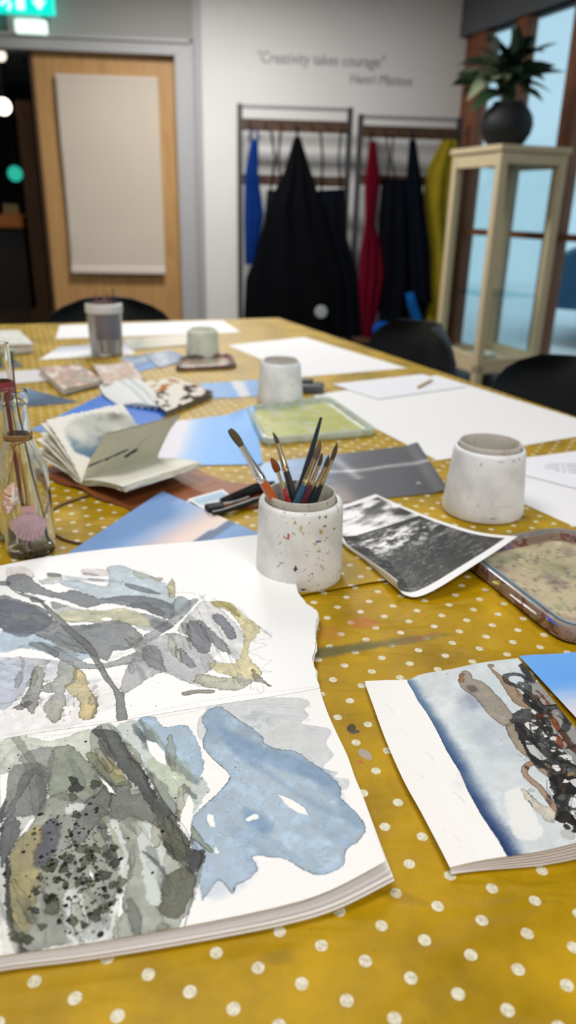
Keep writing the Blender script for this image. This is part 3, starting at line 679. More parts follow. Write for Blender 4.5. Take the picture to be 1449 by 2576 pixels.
# ================================================================== table and cloths
A_ = rz(np.array([-.053, 2.85, 0]), YAW); B_ = A_ + rz(np.array([-.943, -.333, 0]), YAW)*1.35
D_ = A_ + ed*3.30; C_ = B_ + ed*3.05
cen = (A_+B_+C_+D_)/4
def inset(p, k): v = cen-p; return p + v/np.linalg.norm(v)*k
e = empty('table', (cen[0], cen[1], 0), 'large workshop table under the mustard cloth', 'table')
q4 = [inset(p, .02)[:2] for p in (A_, B_, C_, D_)]
MB().prism(q4, T-.030, T-.003).build('tabletop', mat('table_laminate', (170, 150, 120), .5), e)
for p in (A_, B_, C_, D_):
    g = inset(p, .14); MB().box((g[0], g[1], (T-.03)/2), (.05, .05, T-.031)).build('leg', mat('table_steel', (90, 92, 95), .4, .5, .6), e)
q4 = [inset(p, .10)[:2] for p in (A_, B_, C_, D_)]
# polka dots: the printed lattice, fitted to dots measured on the photo
def lattice(pts, a0, b0):
    P = np.array([G(x, y, 0)[:2] for x, y in pts]); a0 = rz(np.array([a0[0], a0[1], 0]), YAW)[:2]/1000; b0 = rz(np.array([b0[0], b0[1], 0]), YAW)[:2]/1000; o = P[0]
    for it in range(6):
        Mi = np.linalg.inv(np.array([a0, b0]).T); nm = np.round((P-o) @ Mi.T)
        A = np.c_[np.ones(len(P)), nm]; sol = np.linalg.lstsq(A, P, rcond=None)[0]; o, a0, b0 = sol
    return o, a0, b0
F_ = [(543.1, 2389.1), (649.1, 2430.5), (758.1, 2474.3), (872.7, 2514.3), (991.7, 2555.4), (702.9, 2336.3), (808.5, 2374.9), (918.6, 2415.6), (854.7, 2290.7), (960.3, 2325.2), (588.7, 2535.4)]
F_ += [(949+x/2.898, 2150+y/2.898) for x, y in [(142, 265), (449, 370), (768, 477), (1097, 555), (350, 615), (684, 728), (1029, 838), (588, 1015), (948, 1128), (243, 886), (125, 1178)]]
F_ += [(780+x/3.622, 1420+y/3.622) for x, y in [(990, 760), (1228, 811), (900, 886), (1150, 932), (657, 836), (564, 960), (814, 1013), (1058, 660), (1297, 707), (745, 722), (827, 611), (904, 506), (980, 417), (1050, 325), (513, 676), (602, 570), (684, 468), (763, 380)]]
R_ = [(100+x/4.83, 1180+y/4.83) for x, y in [(240, 723), (432, 748), (629, 799), (408, 643), (601, 686), (222, 627), (386, 545), (575, 579), (755, 601), (724, 494), (550, 479), (368, 446)]]
latF = lattice(F_, (23.6, -8.7), (11.7, 22.6)); latR = lattice(R_, (22.3, -7.), (11.2, 25.))
print('LAT', latF, latR)
def clothmat(name, lat, tintc, stains_and_shade):
    o, a, b = lat; M = mat(name, tintc, .42, .24, coat=0); nt = M.node_tree; N = nt.nodes; L = nt.links; P = N['Principled BSDF']
    tc = N.new('ShaderNodeTexCoord'); sp = N.new('ShaderNodeSeparateXYZ'); L.new(tc.outputs['Object'], sp.inputs[0])
    def mth(op, x, y=None, z=None):
        n = N.new('ShaderNodeMath'); n.operation = op
        for i, v in enumerate((x, y, z)):
            if v is None: continue
            if isinstance(v, (int, float)): n.inputs[i].default_value = float(v)
            else: L.new(v, n.inputs[i])
        return n.outputs[0]
    X, Y = sp.outputs[0], sp.outputs[1]
    wn_ = N.new('ShaderNodeTexNoise'); wn_.inputs['Scale'].default_value = 14; wn_.inputs['Detail'].default_value = 1; L.new(tc.outputs['Object'], wn_.inputs['Vector'])
    ws = N.new('ShaderNodeSeparateColor'); L.new(wn_.outputs['Color'], ws.inputs[0])
    Xw = mth('ADD', X, mth('MULTIPLY_ADD', ws.outputs[0], .003, -.0015)); Yw = mth('ADD', Y, mth('MULTIPLY_ADD', ws.outputs[1], .003, -.0015))
    Mi = np.linalg.inv(np.array([a, b]).T)
    dx, dy = mth('SUBTRACT', Xw, float(o[0])), mth('SUBTRACT', Yw, float(o[1]))
    u = mth('ADD', mth('MULTIPLY', dx, Mi[0, 0]), mth('MULTIPLY', dy, Mi[0, 1])); v = mth('ADD', mth('MULTIPLY', dx, Mi[1, 0]), mth('MULTIPLY', dy, Mi[1, 1]))
    fu = mth('SUBTRACT', u, mth('ROUND', u)); fv = mth('SUBTRACT', v, mth('ROUND', v))
    ex = mth('ADD', mth('MULTIPLY', fu, a[0]), mth('MULTIPLY', fv, b[0])); ey = mth('ADD', mth('MULTIPLY', fu, a[1]), mth('MULTIPLY', fv, b[1]))
    d = mth('SQRT', mth('ADD', mth('MULTIPLY', ex, ex), mth('MULTIPLY', ey, ey)))
    nz = N.new('ShaderNodeTexNoise'); nz.inputs['Scale'].default_value = 900; nz.inputs['Detail'].default_value = 2; L.new(tc.outputs['Object'], nz.inputs['Vector'])
    d2 = mth('ADD', d, mth('MULTIPLY_ADD', nz.outputs[0], .0005, -.00025))
    mr = N.new('ShaderNodeMapRange'); mr.inputs[1].default_value = .0034; mr.inputs[2].default_value = .0038; mr.inputs[3].default_value = 1; mr.inputs[4].default_value = 0; L.new(d2, mr.inputs[0])
    # base colour with wear
    n1 = N.new('ShaderNodeTexNoise'); n1.inputs['Scale'].default_value = 12; n1.inputs['Detail'].default_value = 6; n1.inputs['Roughness'].default_value = .6; L.new(tc.outputs['Object'], n1.inputs['Vector'])
    cr = N.new('ShaderNodeValToRGB'); e0, e1_ = cr.color_ramp.elements; e0.position = .3; e1_.position = .72
    e0.color = tuple(lin(np.array(tintc)*.78))+(1,); e1_.color = tuple(lin(np.clip(np.array(tintc)*1.05+np.array([4, 6, 6]), 0, 255)))+(1,); L.new(n1.outputs[0], cr.inputs[0])
    col = cr.outputs[0]
    # fine speckle of dirt
    n2 = N.new('ShaderNodeTexNoise'); n2.inputs['Scale'].default_value = 160; n2.inputs['Detail'].default_value = 5; n2.inputs['Roughness'].default_value = .8; L.new(tc.outputs['Object'], n2.inputs['Vector'])
    m2 = N.new('ShaderNodeMapRange'); m2.inputs[1].default_value = .62; m2.inputs[2].default_value = .72; m2.inputs[3].default_value = 0; m2.inputs[4].default_value = .55; L.new(n2.outputs[0], m2.inputs[0])
    def mixc(f, c1, c2):
        x = N.new('ShaderNodeMixRGB')
        if isinstance(f, float): x.inputs[0].default_value = f
        else: L.new(f, x.inputs[0])
        L.new(c1, x.inputs[1])
        if isinstance(c2, tuple): x.inputs[2].default_value = tuple(lin(c2))+(1,)
        else: L.new(c2, x.inputs[2])
        return x.outputs[0]
    # printed dots carry the same grain
    n3 = N.new('ShaderNodeTexNoise'); n3.inputs['Scale'].default_value = 420; n3.inputs['Detail'].default_value = 3; L.new(tc.outputs['Object'], n3.inputs['Vector'])
    c3 = N.new('ShaderNodeValToRGB'); c3.color_ramp.elements[0].color = tuple(lin((196, 188, 160)))+(1,); c3.color_ramp.elements[1].color = tuple(lin((228, 222, 198)))+(1,); c3.color_ramp.elements[0].position = .35; c3.color_ramp.elements[1].position = .6; L.new(n3.outputs[0], c3.inputs[0])
    col = mixc(mr.outputs[0], col, c3.outputs[0])
    col = mixc(m2.outputs[0], col, (96, 74, 26))
    for (x, y, rx, ry, rot, c, a_) in stains_and_shade:
        g = G(x, y, 0); sx, sy = mth('SUBTRACT', X, float(g[0])), mth('SUBTRACT', Y, float(g[1])); rr = radians(rot)
        px_ = mth('DIVIDE', mth('ADD', mth('MULTIPLY', sx, cos(rr)), mth('MULTIPLY', sy, sin(rr))), rx); py_ = mth('DIVIDE', mth('ADD', mth('MULTIPLY', sx, -sin(rr)), mth('MULTIPLY', sy, cos(rr))), ry)
        dd_ = mth('SQRT', mth('ADD', mth('MULTIPLY', px_, px_), mth('MULTIPLY', py_, py_)))
        dd_ = mth('ADD', dd_, mth('MULTIPLY_ADD', n1.outputs[0], 1.6, -.8)); dd_ = mth('ADD', dd_, mth('MULTIPLY_ADD', n2.outputs[0], .8, -.4))
        r_ = N.new('ShaderNodeMapRange'); r_.inputs[1].default_value = 1.05; r_.inputs[2].default_value = .55 if rx > .008 else .95; r_.inputs[3].default_value = 0; r_.inputs[4].default_value = a_; L.new(dd_, r_.inputs[0])
        col = mixc(r_.outputs[0], col, c)
    L.new(col, P.inputs['Base Color'])
    # gloss varies with wear, woven emboss and soft wrinkles
    rr = N.new('ShaderNodeMapRange'); rr.inputs[1].default_value = .3; rr.inputs[2].default_value = .7; rr.inputs[3].default_value = .30; rr.inputs[4].default_value = .48; L.new(n1.outputs[0], rr.inputs[0]); L.new(rr.outputs[0], P.inputs['Roughness'])
    hs = []
    for an in (35, 125):
        mp = N.new('ShaderNodeMapping'); mp.inputs['Rotation'].default_value = (0, 0, radians(an)); L.new(tc.outputs['Object'], mp.inputs[0])
        w = N.new('ShaderNodeTexWave'); w.inputs['Scale'].default_value = 230; w.inputs['Distortion'].default_value = .6; w.inputs['Detail'].default_value = 1; L.new(mp.outputs[0], w.inputs['Vector']); hs.append(w.outputs['Fac'])
    hw = mth('ADD', hs[0], hs[1])
    b1 = N.new('ShaderNodeBump'); b1.inputs['Strength'].default_value = .32; b1.inputs['Distance'].default_value = .0003; L.new(hw, b1.inputs['Height'])
    n5 = N.new('ShaderNodeTexNoise'); n5.inputs['Scale'].default_value = 16; n5.inputs['Detail'].default_value = 2; n5.inputs['Distortion'].default_value = 1.0
    mp = N.new('ShaderNodeMapping'); mp.inputs['Rotation'].default_value = (0, 0, radians(30)); mp.inputs['Scale'].default_value = (.5, 1.5, 1); L.new(tc.outputs['Object'], mp.inputs[0]); L.new(mp.outputs[0], n5.inputs['Vector'])
    b2 = N.new('ShaderNodeBump'); b2.inputs['Strength'].default_value = .7; b2.inputs['Distance'].default_value = .010; L.new(n5.outputs[0], b2.inputs['Height']); L.new(b1.outputs[0], b2.inputs['Normal'])
    L.new(b2.outputs[0], P.inputs['Normal'])
    return M
MUST = (186, 145, 0)
stF = [(870, 1630, .075, .011, 12, (92, 92, 60), .85), (1010, 1612, .06, .006, 12, (110, 104, 58), .7), (915, 1566, .018, .012, 0, (182, 104, 50), .7), (822, 1590, .02, .02, 0, (186, 120, 60), .5), (884, 1828, .0045, .003, 60, (60, 56, 40), .9), (893, 1838, .004, .002, 10, (58, 60, 62), .8),
       (920, 1895, .0042, .0065, 30, (168, 160, 156), .9), (906, 1913, .0025, .002, 0, (196, 96, 50), .8), (1060, 1600, .03, .004, 20, (150, 96, 60), .5), (700, 2405, .012, .006, 0, (120, 98, 30), .4), (1290, 1690, .01, .006, 0, (150, 110, 60), .5), (1000, 2250, .02, .006, -20, (130, 100, 20), .4), (1050, 1480, .02, .01, 0, (150, 112, 18), .4)]  # darker mustard ellipse off the large sketchbook's corner is its painted shadow
stR = [(95, 1345, .010, .003, 0, (196, 92, 40), .8), (280, 1310, .03, .012, 20, (206, 168, 70), .5), (560, 1190, .03, .02, 0, (170, 134, 20), .4)]
mcF = clothmat('mustard_polka_oilcloth', latF, MUST, stF); mcR = clothmat('mustard_polka_oilcloth_worn', latR, (186, 148, 10), stR)
def clothgrid(name, c0, c1, c2, c3, z, M, t=.0012, nx=60, ny=60):
    P = np.zeros((ny, nx, 3))
    for i in range(ny):
        for j in range(nx):
            u, v = j/(nx-1), i/(ny-1); P[i, j] = (c0*(1-u)+c1*u)*(1-v) + (c3*(1-u)+c2*u)*v; P[i, j, 2] = z
    return slab(name, P, t, M, keep=True)
# front cloth spans from our edge to beyond the seam; rear cloth lies over it, its cut edge facing us
s0, s1 = G(752, 1500, 0), G(1002, 1459, 0); sd = (s1-s0)/np.linalg.norm(s1-s0)
def isect(p, d, q, e_):
    M_ = np.array([[d[0], -e_[0]], [d[1], -e_[1]]]); t = np.linalg.solve(M_, (q-p)[:2]); return p + d*t[0]
SR = isect(s0, sd, A_, ed); SLt = isect(s0, sd, B_, (C_-B_)/np.linalg.norm(C_-B_))
SR[2] = SLt[2] = T
back = np.array([-sd[1], sd[0], 0])*.14
o = clothgrid('tablecloth', SLt+back, SR+back, D_, C_, T-.0012, mcF, t=.0014); tag(o, 'mustard yellow polka dot oilcloth covering the near end of the table', 'tablecloth')
# rear cloth, its free edge slightly wavy and lifted
top_ = [B_.copy(), A_.copy()]; 
for p in top_: p[2] = T
n_ = 60; bot_ = [SLt + (SR-SLt)*i/n_ + np.array([0, 0, .0012+.0012*abs(sin(i*.9))]) + np.array([-sd[1], sd[0], 0])*.0025*sin(i*.55) for i in range(n_+1)]
def lo(p): q = p.copy(); q[2] = T+.0004; return q
P = coons([lo(p) for p in top_], [lo(A_), lo(SR)+np.array([0, 0, .001])], bot_, [lo(B_), lo(SLt)+np.array([0, 0, .001])], 61, 40)
P[:-1, :, 2] = T + .0004 + (P[:-1, :, 2]-T-.0004)*np.linspace(0, 1, 39)[:, None]**90
o = slab('tablecloth', P, .0007, mcR, keep=True); tag(o, 'mustard yellow polka dot oilcloth on the far table, its cut edge near the brush pot', 'tablecloth')
# ================================================================== papers and prints
m_paper = paintmat('watercolour_paper', .9, .2, .35, 700); m_print = paintmat('photo_print', .5, .22, .05, 500)
m_plain = paintmat('smooth_paper', .8, .25, .1, 500)
def blend(stops, t):
    xs = [s_[0] for s_ in stops]; return np.stack([np.interp(t, xs, [s_[1][k] for s_ in stops]) for k in range(3)], -1)
def sheet(name, lab, cat, c, z0, painter, M=None, nx=60, ny=45, t=.0003, dz=None, group=None, parent=None, white=(243, 243, 243)):
    """c: pixel corners back-left, back-right, front-right, front-left"""
    g = [G(x, y, z0) for x, y in c]; u = np.linspace(0, 1, nx)[None, :, None]; v = np.linspace(0, 1, ny)[:, None, None]
    P = (g[0]*(1-u)+g[1]*u)*(1-v) + (g[3]*(1-u)+g[2]*u)*v
    U, V = np.meshgrid(u.ravel(), v.ravel())
    if dz is not None: P[..., 2] += dz(U, V)
    col = painter(U.ravel(), V.ravel()) if painter else None
    o = slab(name, P, t, M or m_print, parent, col, white=white)
    if lab: tag(o, lab, cat, group)
    return o
def sky(stops, ang=90, nse=.05, seed=0, sc=3):
    def f(U, V):
        a = radians(ang); t = cos(a)*U + sin(a)*V + nse*(NZ[seed].fbm(U*sc, V*sc*2.5, 4)-.5)*2; return blend(stops, t)
    return f
# gradient blue print behind the big sketchbook
def pf(U, V):
    # axis runs from the far corner to the near right corner
    t = U + .06*(V-.5) + .03*(NZ[1].fbm(U*2, V*3, 3)-.5)
    c = blend([(0, (120, 154, 206)), (.18, (116, 152, 200)), (.27, (150, 168, 200)), (.34, (196, 184, 192)), (.40, (224, 200, 186)), (.47, (226, 210, 202)), (.474, (78, 100, 134)), (.53, (84, 108, 142)), (.534, (112, 152, 202)), (1.05, (112, 150, 200))], t); return c
sheet('photo_print', 'blue sky print with a peach band, lying behind the large sketchbook', 'photo print', [(408, 1242), (775, 1395), (560, 1530), (150, 1405)], .004, pf, dz=lambda U, V: .004*(1-U)*(1-V)+0*U)
# print with pale band, middle
def pm(U, V):
    t = U + .05*(NZ[2].fbm(U*3, V*3, 4)-.5) + .05*V
    return blend([(0, (96, 158, 222)), (.10, (104, 166, 226)), (.14, (150, 170, 200)), (.2, (214, 212, 218)), (.34, (216, 214, 224)), (.46, (150, 188, 232)), (.6, (122, 178, 236)), (1.1, (112, 170, 232))], t)
sheet('photo_print', 'light blue print with a pale pink band beside the leather sketchbook', 'photo print', [(372, 1068), (638, 1036), (662, 1168), (330, 1172)], .002, pm, dz=lambda U, V: .012*sst(.7, 1, U)*sst(.5, 0, V))
sheet('photo_print', 'royal blue print poking out behind the leather sketchbook', 'photo print', [(258, 992), (422, 1040), (330, 1120), (75, 1082)], .0015, sky([(0, (42, 104, 198)), (.5, (60, 124, 214)), (1, (128, 160, 200))], 100, .05, 3))
sheet('photo_print', 'dark blue grey print beyond the glass bottle at the left edge', 'photo print', [(-40, 985), (60, 975), (200, 1012), (-40, 1032)], .0015, sky([(0, (70, 88, 106)), (.5, (120, 150, 184)), (1, (70, 90, 112))], 60, .1, 4))
# beach print: dark wet sand with a foam line
def pb(U, V):
    n = NZ[5].fbm(U*6, V*14, 5); foam = np.exp(-((V-.33-.12*U+.03*np.sin(U*9)+.05*(n-.5))/.028)**2)*sst(.12, .3, U)
    dark = blend([(0, (176, 204, 232)), (.12, (176, 204, 236)), (.2, (160, 180, 210)), (.34, (140, 160, 184)), (.5, (112, 114, 124)), (.62, (98, 99, 104)), (1.0, (88, 90, 94))], U + .16*V + .12*(n-.5))
    warm = np.exp(-((U-.30-.10*V)/.07)**2)[:, None]*sst(.45, .9, V)[:, None]*.5
    c = dark*(1-warm) + warm*np.array([206, 186, 166])
    m_ = (foam*.75 + .55*np.exp(-((U-.42-.18*V)/.03)**2)*(V < .6) + .9*(np.hypot(U-.86, (V-.80)*.9) < .016))[:, None].clip(0, 1)*(.5+.8*n)[:, None]
    return c*(1-m_.clip(0, 1)) + m_.clip(0, 1)*np.array([215, 216, 218])
sheet('photo_print', 'dark wet beach print with a thin foam line between the pots', 'photo print', [(655, 1165), (1050, 1118), (1126, 1236), (690, 1282)], .002, pb, nx=140, ny=90, dz=lambda U, V: .004*sst(.9, 1, U))
def pl(U, V): return blend([(0, (158, 196, 240)), (.5, (176, 204, 240)), (.8, (214, 222, 236)), (1, (236, 232, 226))], V+.06*(NZ[3].fbm(U*4, V*4, 3)-.5))
sheet('photo_print', 'pale blue print partly under the brush pot and the beach print', 'photo print', [(640, 1176), (800, 1155), (866, 1258), (700, 1290)], .0014, pl)
# right edge print
def pr_(U, V):
    n = NZ[6].fbm(U*2, V*9, 4); return blend([(0, (112, 170, 238)), (.35, (104, 164, 236)), (.5, (120, 172, 234)), (.7, (196, 204, 226)), (.85, (222, 212, 222)), (1, (226, 218, 226))], V + .3*U*.4 + .16*(n-.5))
sheet('photo_print', 'blue and white cloudy sky print at the right edge beside the small sketchbook', 'photo print', [(1305, 1657), (1640, 1618), (1760, 1850), (1468, 1835)], .002, pr_, nx=90, ny=70, dz=lambda U, V: .003*sst(.4, 0, U))
sheet('photo_print', 'small blue print with a white band left of the far white pot', 'photo print', [(500, 965), (648, 955), (662, 996), (535, 1002)], .0015, sky([(0, (126, 164, 206)), (.5, (112, 160, 214)), (.56, (208, 208, 208)), (.72, (200, 204, 210)), (.78, (126, 168, 214)), (1, (120, 166, 216))], 0, .05, 2))
sheet('photo_print', 'blue print among scattered grey papers beyond the painted card', 'photo print', [(300, 898), (455, 888), (460, 905), (352, 935)], .0015, sky([(0, (60, 92, 130)), (.35, (178, 188, 204)), (.6, (92, 120, 160)), (1, (110, 156, 216))], 70, .35, 4, 8), nx=50, ny=40)
sheet('photo_print', 'grey and blue cloudy print just behind the brown painted card', 'photo print', [(360, 892), (430, 880), (470, 905), (400, 925)], .003, sky([(0, (90, 110, 140)), (.5, (190, 196, 206)), (1, (110, 130, 160))], 20, .5, 5, 9), nx=50, ny=40)
def plainp(c=(238, 238, 238)): return lambda U, V: np.ones((len(U), 3))*np.array(c) * (1 - .012*NZ[1].fbm(U*5, V*5, 3))[:, None]
# large white sheets on the right
sheet('paper_sheet', 'very large blank white sheet reaching the right edge behind the upturned pot', 'paper', [(785, 995), (1098, 944), (1545, 1082), (1100, 1158)], .0012, plainp(), m_plain)
sheet('paper_sheet', 'smaller white sheet with faint drawing lying on the very large blank sheet', 'paper', [(835, 966), (1062, 941), (1176, 972), (950, 1004)], .003, plainp((234, 234, 240)), m_plain)
o = MB(); pa, pb2 = G(1052, 974, .006), G(1088, 955, .006); o.tube([pa, pa+(pb2-pa)*.9, pb2], [.0035, .0035, .0008], 6); tag(o.build('pencil', mat('pencil_wood', (190, 160, 100), .5), None, smooth=True), 'short wooden pencil lying on the faintly drawn white sheet', 'pencil')
sheet('paper_sheet', 'blank white sheet at the far right side before the nearer black chair', 'paper', [(572, 868), (765, 848), (1024, 926), (760, 948)], .0012, plainp(), m_plain)
sheet('paper_sheet', 'long white sheet at the far end of the table behind the brush jar', 'paper', [(150, 818), (560, 806), (606, 836), (140, 852)], .0012, plainp(), m_plain)
sheet('paper_sheet', 'narrow white sheet with a blue wash left of the brush jar', 'paper', [(150, 872), (330, 862), (338, 890), (98, 905)], .0012, lambda U, V: blend([(0, (180, 190, 204)), (.4, (205, 210, 218)), (.6, (236, 236, 238)), (1, (240, 240, 240))], V+.1*NZ[2].fbm(U*5, V*5)), m_plain)
sheet('paper_sheet', 'pale sheet with faint painted bands behind the greenish cup', 'paper', [(310, 852), (470, 842), (478, 866), (330, 880)], .0025, lambda U, V: blend([(0, (220, 212, 200)), (.3, (176, 180, 170)), (.5, (206, 202, 186)), (.8, (222, 214, 200)), (1, (226, 220, 205))], U+.3*NZ[2].fbm(U*5, V*5)), m_plain)
# white board and printed handout at the right edge
sheet('paper_sheet', 'thick white sheet at the right edge under the printed handout', 'paper', [(1262, 1196), (1620, 1120), (1700, 1440), (1287, 1253)], .0015, plainp((236, 236, 238)), m_plain, t=.001)
def handout(U, V):
    c = np.ones((len(U), 3))*np.array([236, 236, 242]); rows = [.36, .44, .52, .60]
    for r_, (a, b_) in zip(rows, ((.30, .8), (.26, .85), (.26, .8), (.34, .7))):
        m_ = (abs(V-r_) < .012) & (U > a) & (U < b_) & (NZ[4].v(U*70, V*3) > .3); c[m_] = (150, 150, 158)
    return c
sheet('handout', 'printed handout with small grey lines of text at the right edge', 'paper', [(1292, 1155), (1560, 1120), (1620, 1272), (1300, 1190)], .0030, handout, m_plain, nx=160, ny=120)
# ---------------------------------------------------------------- black and white seascape print, curled
def sea(U, V):
    # V: 0 sky end .. 1 sea end ; U across
    c = np.zeros((len(U), 3)); bord = (U < .035) | (U > .955) | (V < .045) | (V > .955)
    hz = .36 + .06*U
    sk = NZ[1].fbm(U*2.6 + V*1.5+3, V*10+1, 5, .55); skv = 40 + 225*sst(.30, .70, sk) - 55*sst(.2, .0, V) + 50*np.exp(-((V-.20)/.07)**2)
    w = (V-hz); wn1 = NZ[2].fbm(U*7 + w*6, w*42/(1+2*np.clip(w, 0, 1)), 5, .62); wn2 = NZ[3].fbm(U*26+w*18, w*90, 4, .65); bright = 1.15*np.exp(-((w-.13)/.10)**2)*(.4+.9*np.exp(-((U-.45)/.38)**2)) + .18
    ridge = 1-abs(2*NZ[4].fbm(U*6+w*8, w*34, 5, .6)-1)
    sv = 36 + 190*bright*sst(.42, .68, wn1*.6+wn2*.4) + 75*sst(.95, .99, ridge)*sst(.1, .3, w)
    sv = sv*(1 - .45*np.exp(-((w-.012)/.012)**2))
    v = np.where(w < 0, skv, sv).clip(30, 240)
    v = np.where(bord, 238, v); c[:] = v[:, None]; return c
z0 = .002
bwc = [(815, 1283), (946, 1243), (1304, 1349), (1010, 1506)]
def bwdz(U, V):
    # U: 0 = left long side that curls up, 1 = right side ; V: 0 far, 1 near
    return .004 + .022*sst(.55, 1, V)*sst(.2, 1, U) + .010*sst(.4, 0, V)*sst(.6, 1, U) + .003*np.sin(V*5)
g = [G(x, y, z0) for x, y in bwc]
nx, ny = 230, 300
top = catmull([G(836, 1277, .004), G(890, 1262, .004), G(945, 1243, .006)], 6, False)
right = catmull([G(945, 1243, .006), G(1000, 1268, .010), G(1090, 1304, .014), G(1180, 1333, .019), G(1240, 1344, .024), G(1302, 1349, .031)], 6, False)
bottom = catmull([G(1005, 1484, .008), G(1018, 1496, .004), G(1050, 1501, .004), G(1100, 1480, .011), G(1180, 1430, .021), G(1250, 1385, .027), G(1302, 1349, .031)], 6, False)
left = catmull([G(836, 1277, .004), G(860, 1362, .003), G(930, 1420, .003), G(1005, 1484, .008)], 6, False)
P = coons(top, right, bottom, left, nx, ny); P[..., 2] = np.maximum(P[..., 2], T+.003)
U, V = np.meshgrid(np.linspace(0, 1, nx), np.linspace(0, 1, ny))
e = empty('seascape_print', tuple(P[ny//2, nx//2]*np.array([1, 1, 0]) + np.array([0, 0, T])), 'curling black and white seascape print with white borders beside the brush pot', 'photo print')
slab('printed_face', P, .0004, m_print, e, sea(U.ravel(), V.ravel()))
# rolled-up margin along the left side, its white back showing
q = MB(); rows = []
for i in range(60):
    p = P[int(60+i*(ny-61)/59), 0]; pn = P[min(ny-1, int(61+i*(ny-61)/59)), 0]; tdir = Vector(pn-P[int(58+i*(ny-61)/59), 0]).normalized(); inn = Vector((P[int(60+i*(ny-61)/59), 6]-p)).normalized()
    r_ = .0045*(.35+.65*i/59); row = []
    for k in range(9):
        a = -pi/2 - k/8*2.5; row.append(q.bm.verts.new(Vector(p) + inn*(-0+r_*cos(a)) + Vector((0, 0, r_ + r_*sin(a)+.0003))))
    rows.append(row)
for i in range(59):
    for k in range(8): q.bm.faces.new((rows[i][k], rows[i][k+1], rows[i+1][k+1], rows[i+1][k]))
bmesh.ops.solidify(q.bm, geom=q.bm.faces[:], thickness=.0003)
q.build('curled_margin', mat('photo_back', (226, 222, 216), .6), e, smooth=True)
# ================================================================== large open sketchbook with watercolours
def B3(pts, zs):
    if not hasattr(zs, '__len__'): zs = [zs]*len(pts)
    return [G(x, y, z) for (x, y), z in zip(pts, zs)]
def deckle(P, amp, seed, normal):
    P = np.array(P); n = len(P); k = np.arange(n)
    d = (NZ[seed].fbm(k*.21, k*0+3., 5, .75)-.5)*2*amp; P[:, :2] += np.outer(d, normal[:2]); return P
ebook = empty('open_sketchbook', tuple(G(300, 1830, 0)), 'large open sketchbook with grey leaf and blue watercolour washes, torn edges', 'sketchbook')
ZU = .0105
# upper page
top = catmull(B3([(-230, 1475), (0, 1423), (143, 1397), (309, 1377), (515, 1360), (640, 1346), (704, 1343)], [.009, .009, .010, .011, .012, .013, .014]), 8, False)
rk = [(704, 1343), (722, 1357), (730, 1392), (728, 1425), (739, 1455), (750, 1489), (773, 1520), (799, 1540), (793, 1580), (793, 1626), (785, 1661), (799, 1706), (802, 1731)]
right = catmull(B3(rk, list(np.linspace(.014, .0105, len(rk)))), 10, False); right = deckle(right, .0024, 2, RT)
bottom = catmull(B3([(-230, 1918), (0, 1860), (276, 1817), (511, 1778), (690, 1751), (802, 1731)], .0100), 8, False)
left = [top[0], bottom[0]]
Pu = coons(top, right, bottom, left, 760, 560)
Xm, Ym = Pu[..., 0].ravel()*1000, Pu[..., 1].ravel()*1000
cv = Canvas(Xm, Ym, ZU, paper=(244, 244, 243), seed=1); cv.thin = .17; cv.use(0, 1340, 1.7458)
W = cv.wash
W([(0, 700), (200, 720), (380, 640), (540, 640), (560, 720), (300, 860), (0, 900)], (226, 220, 220), .55, 0, 1.5)
W([(30, 150), (110, 148), (150, 190), (40, 205)], (214, 203, 200), .7, .1); W([(370, 160), (470, 165), (470, 190), (365, 184)], (214, 204, 204), .8, .2)
W([(470, 155), (520, 143), (590, 165), (690, 205), (740, 245), (775, 300), (735, 330), (600, 310), (440, 290), (340, 250), (250, 215), (330, 205), (400, 225), (470, 235), (480, 190)], (178, 195, 206), .95, .35)
W([(170, 190), (260, 185), (330, 195), (460, 205), (540, 215), (520, 222), (400, 212), (300, 215), (190, 225)], (198, 206, 212), .9, .3)
W([(60, 420), (160, 440), (300, 470), (400, 540), (300, 560), (190, 520), (90, 505), (0, 520), (0, 430)], (162, 184, 202), .9, .1, 1.5)
W([(0, 560), (150, 575), (130, 650), (70, 735), (0, 770)], (176, 188, 208), .9, .25, .8)
W([(0, 545), (240, 560), (330, 575), (260, 640), (120, 660), (0, 640)], (206, 210, 216), .8, .1, 1)
W([(35, 185), (110, 178), (180, 232), (260, 262), (330, 250), (430, 287), (560, 277), (660, 285), (750, 315), (768, 345), (748, 380), (690, 365), (640, 342), (560, 325), (470, 310), (380, 330), (300, 300), (180, 272), (60, 250), (28, 215)], (112, 117, 122), 1, .5)
W([(0, 275), (80, 290), (190, 330), (260, 400), (390, 402), (520, 385), (600, 425), (622, 470), (560, 512), (500, 520), (470, 560), (420, 545), (330, 520), (240, 485), (150, 445), (60, 435), (0, 410)], (118, 122, 126), 1, .45)
W([(0, 290), (70, 300), (160, 330), (230, 390), (150, 440), (90, 455), (0, 412)], (100, 106, 120), .9, .3, 1.5)
W([(230, 300), (330, 330), (400, 350), (520, 345), (640, 360), (720, 380), (740, 400), (640, 430), (560, 400), (430, 400), (300, 370), (240, 340)], (176, 180, 178), .9, .25)
W([(450, 342), (540, 332), (620, 360), (672, 408), (610, 412), (540, 395), (400, 392), (290, 390), (250, 355), (340, 338)], (206, 202, 168), 1, .35, .5)
W([(60, 255), (160, 280), (200, 312), (270, 372), (330, 430), (405, 492), (440, 560), (480, 630), (520, 690), (545, 705), (550, 760), (560, 818), (540, 832), (513, 826), (508, 745), (495, 690), (455, 640), (415, 570), (375, 512), (300, 442), (230, 372), (170, 300), (110, 278)], (112, 116, 114), .95, .5, rough=.5)
W([(165, 475), (250, 500), (330, 545), (420, 580), (560, 540), (640, 500), (700, 520), (640, 560), (540, 580), (430, 600), (330, 590), (240, 540), (190, 500)], (140, 146, 146), .9, .4)
W([(165, 580), (195, 620), (172, 715), (148, 795), (112, 765), (92, 748), (125, 680), (140, 610)], (156, 162, 154), 1, .6)
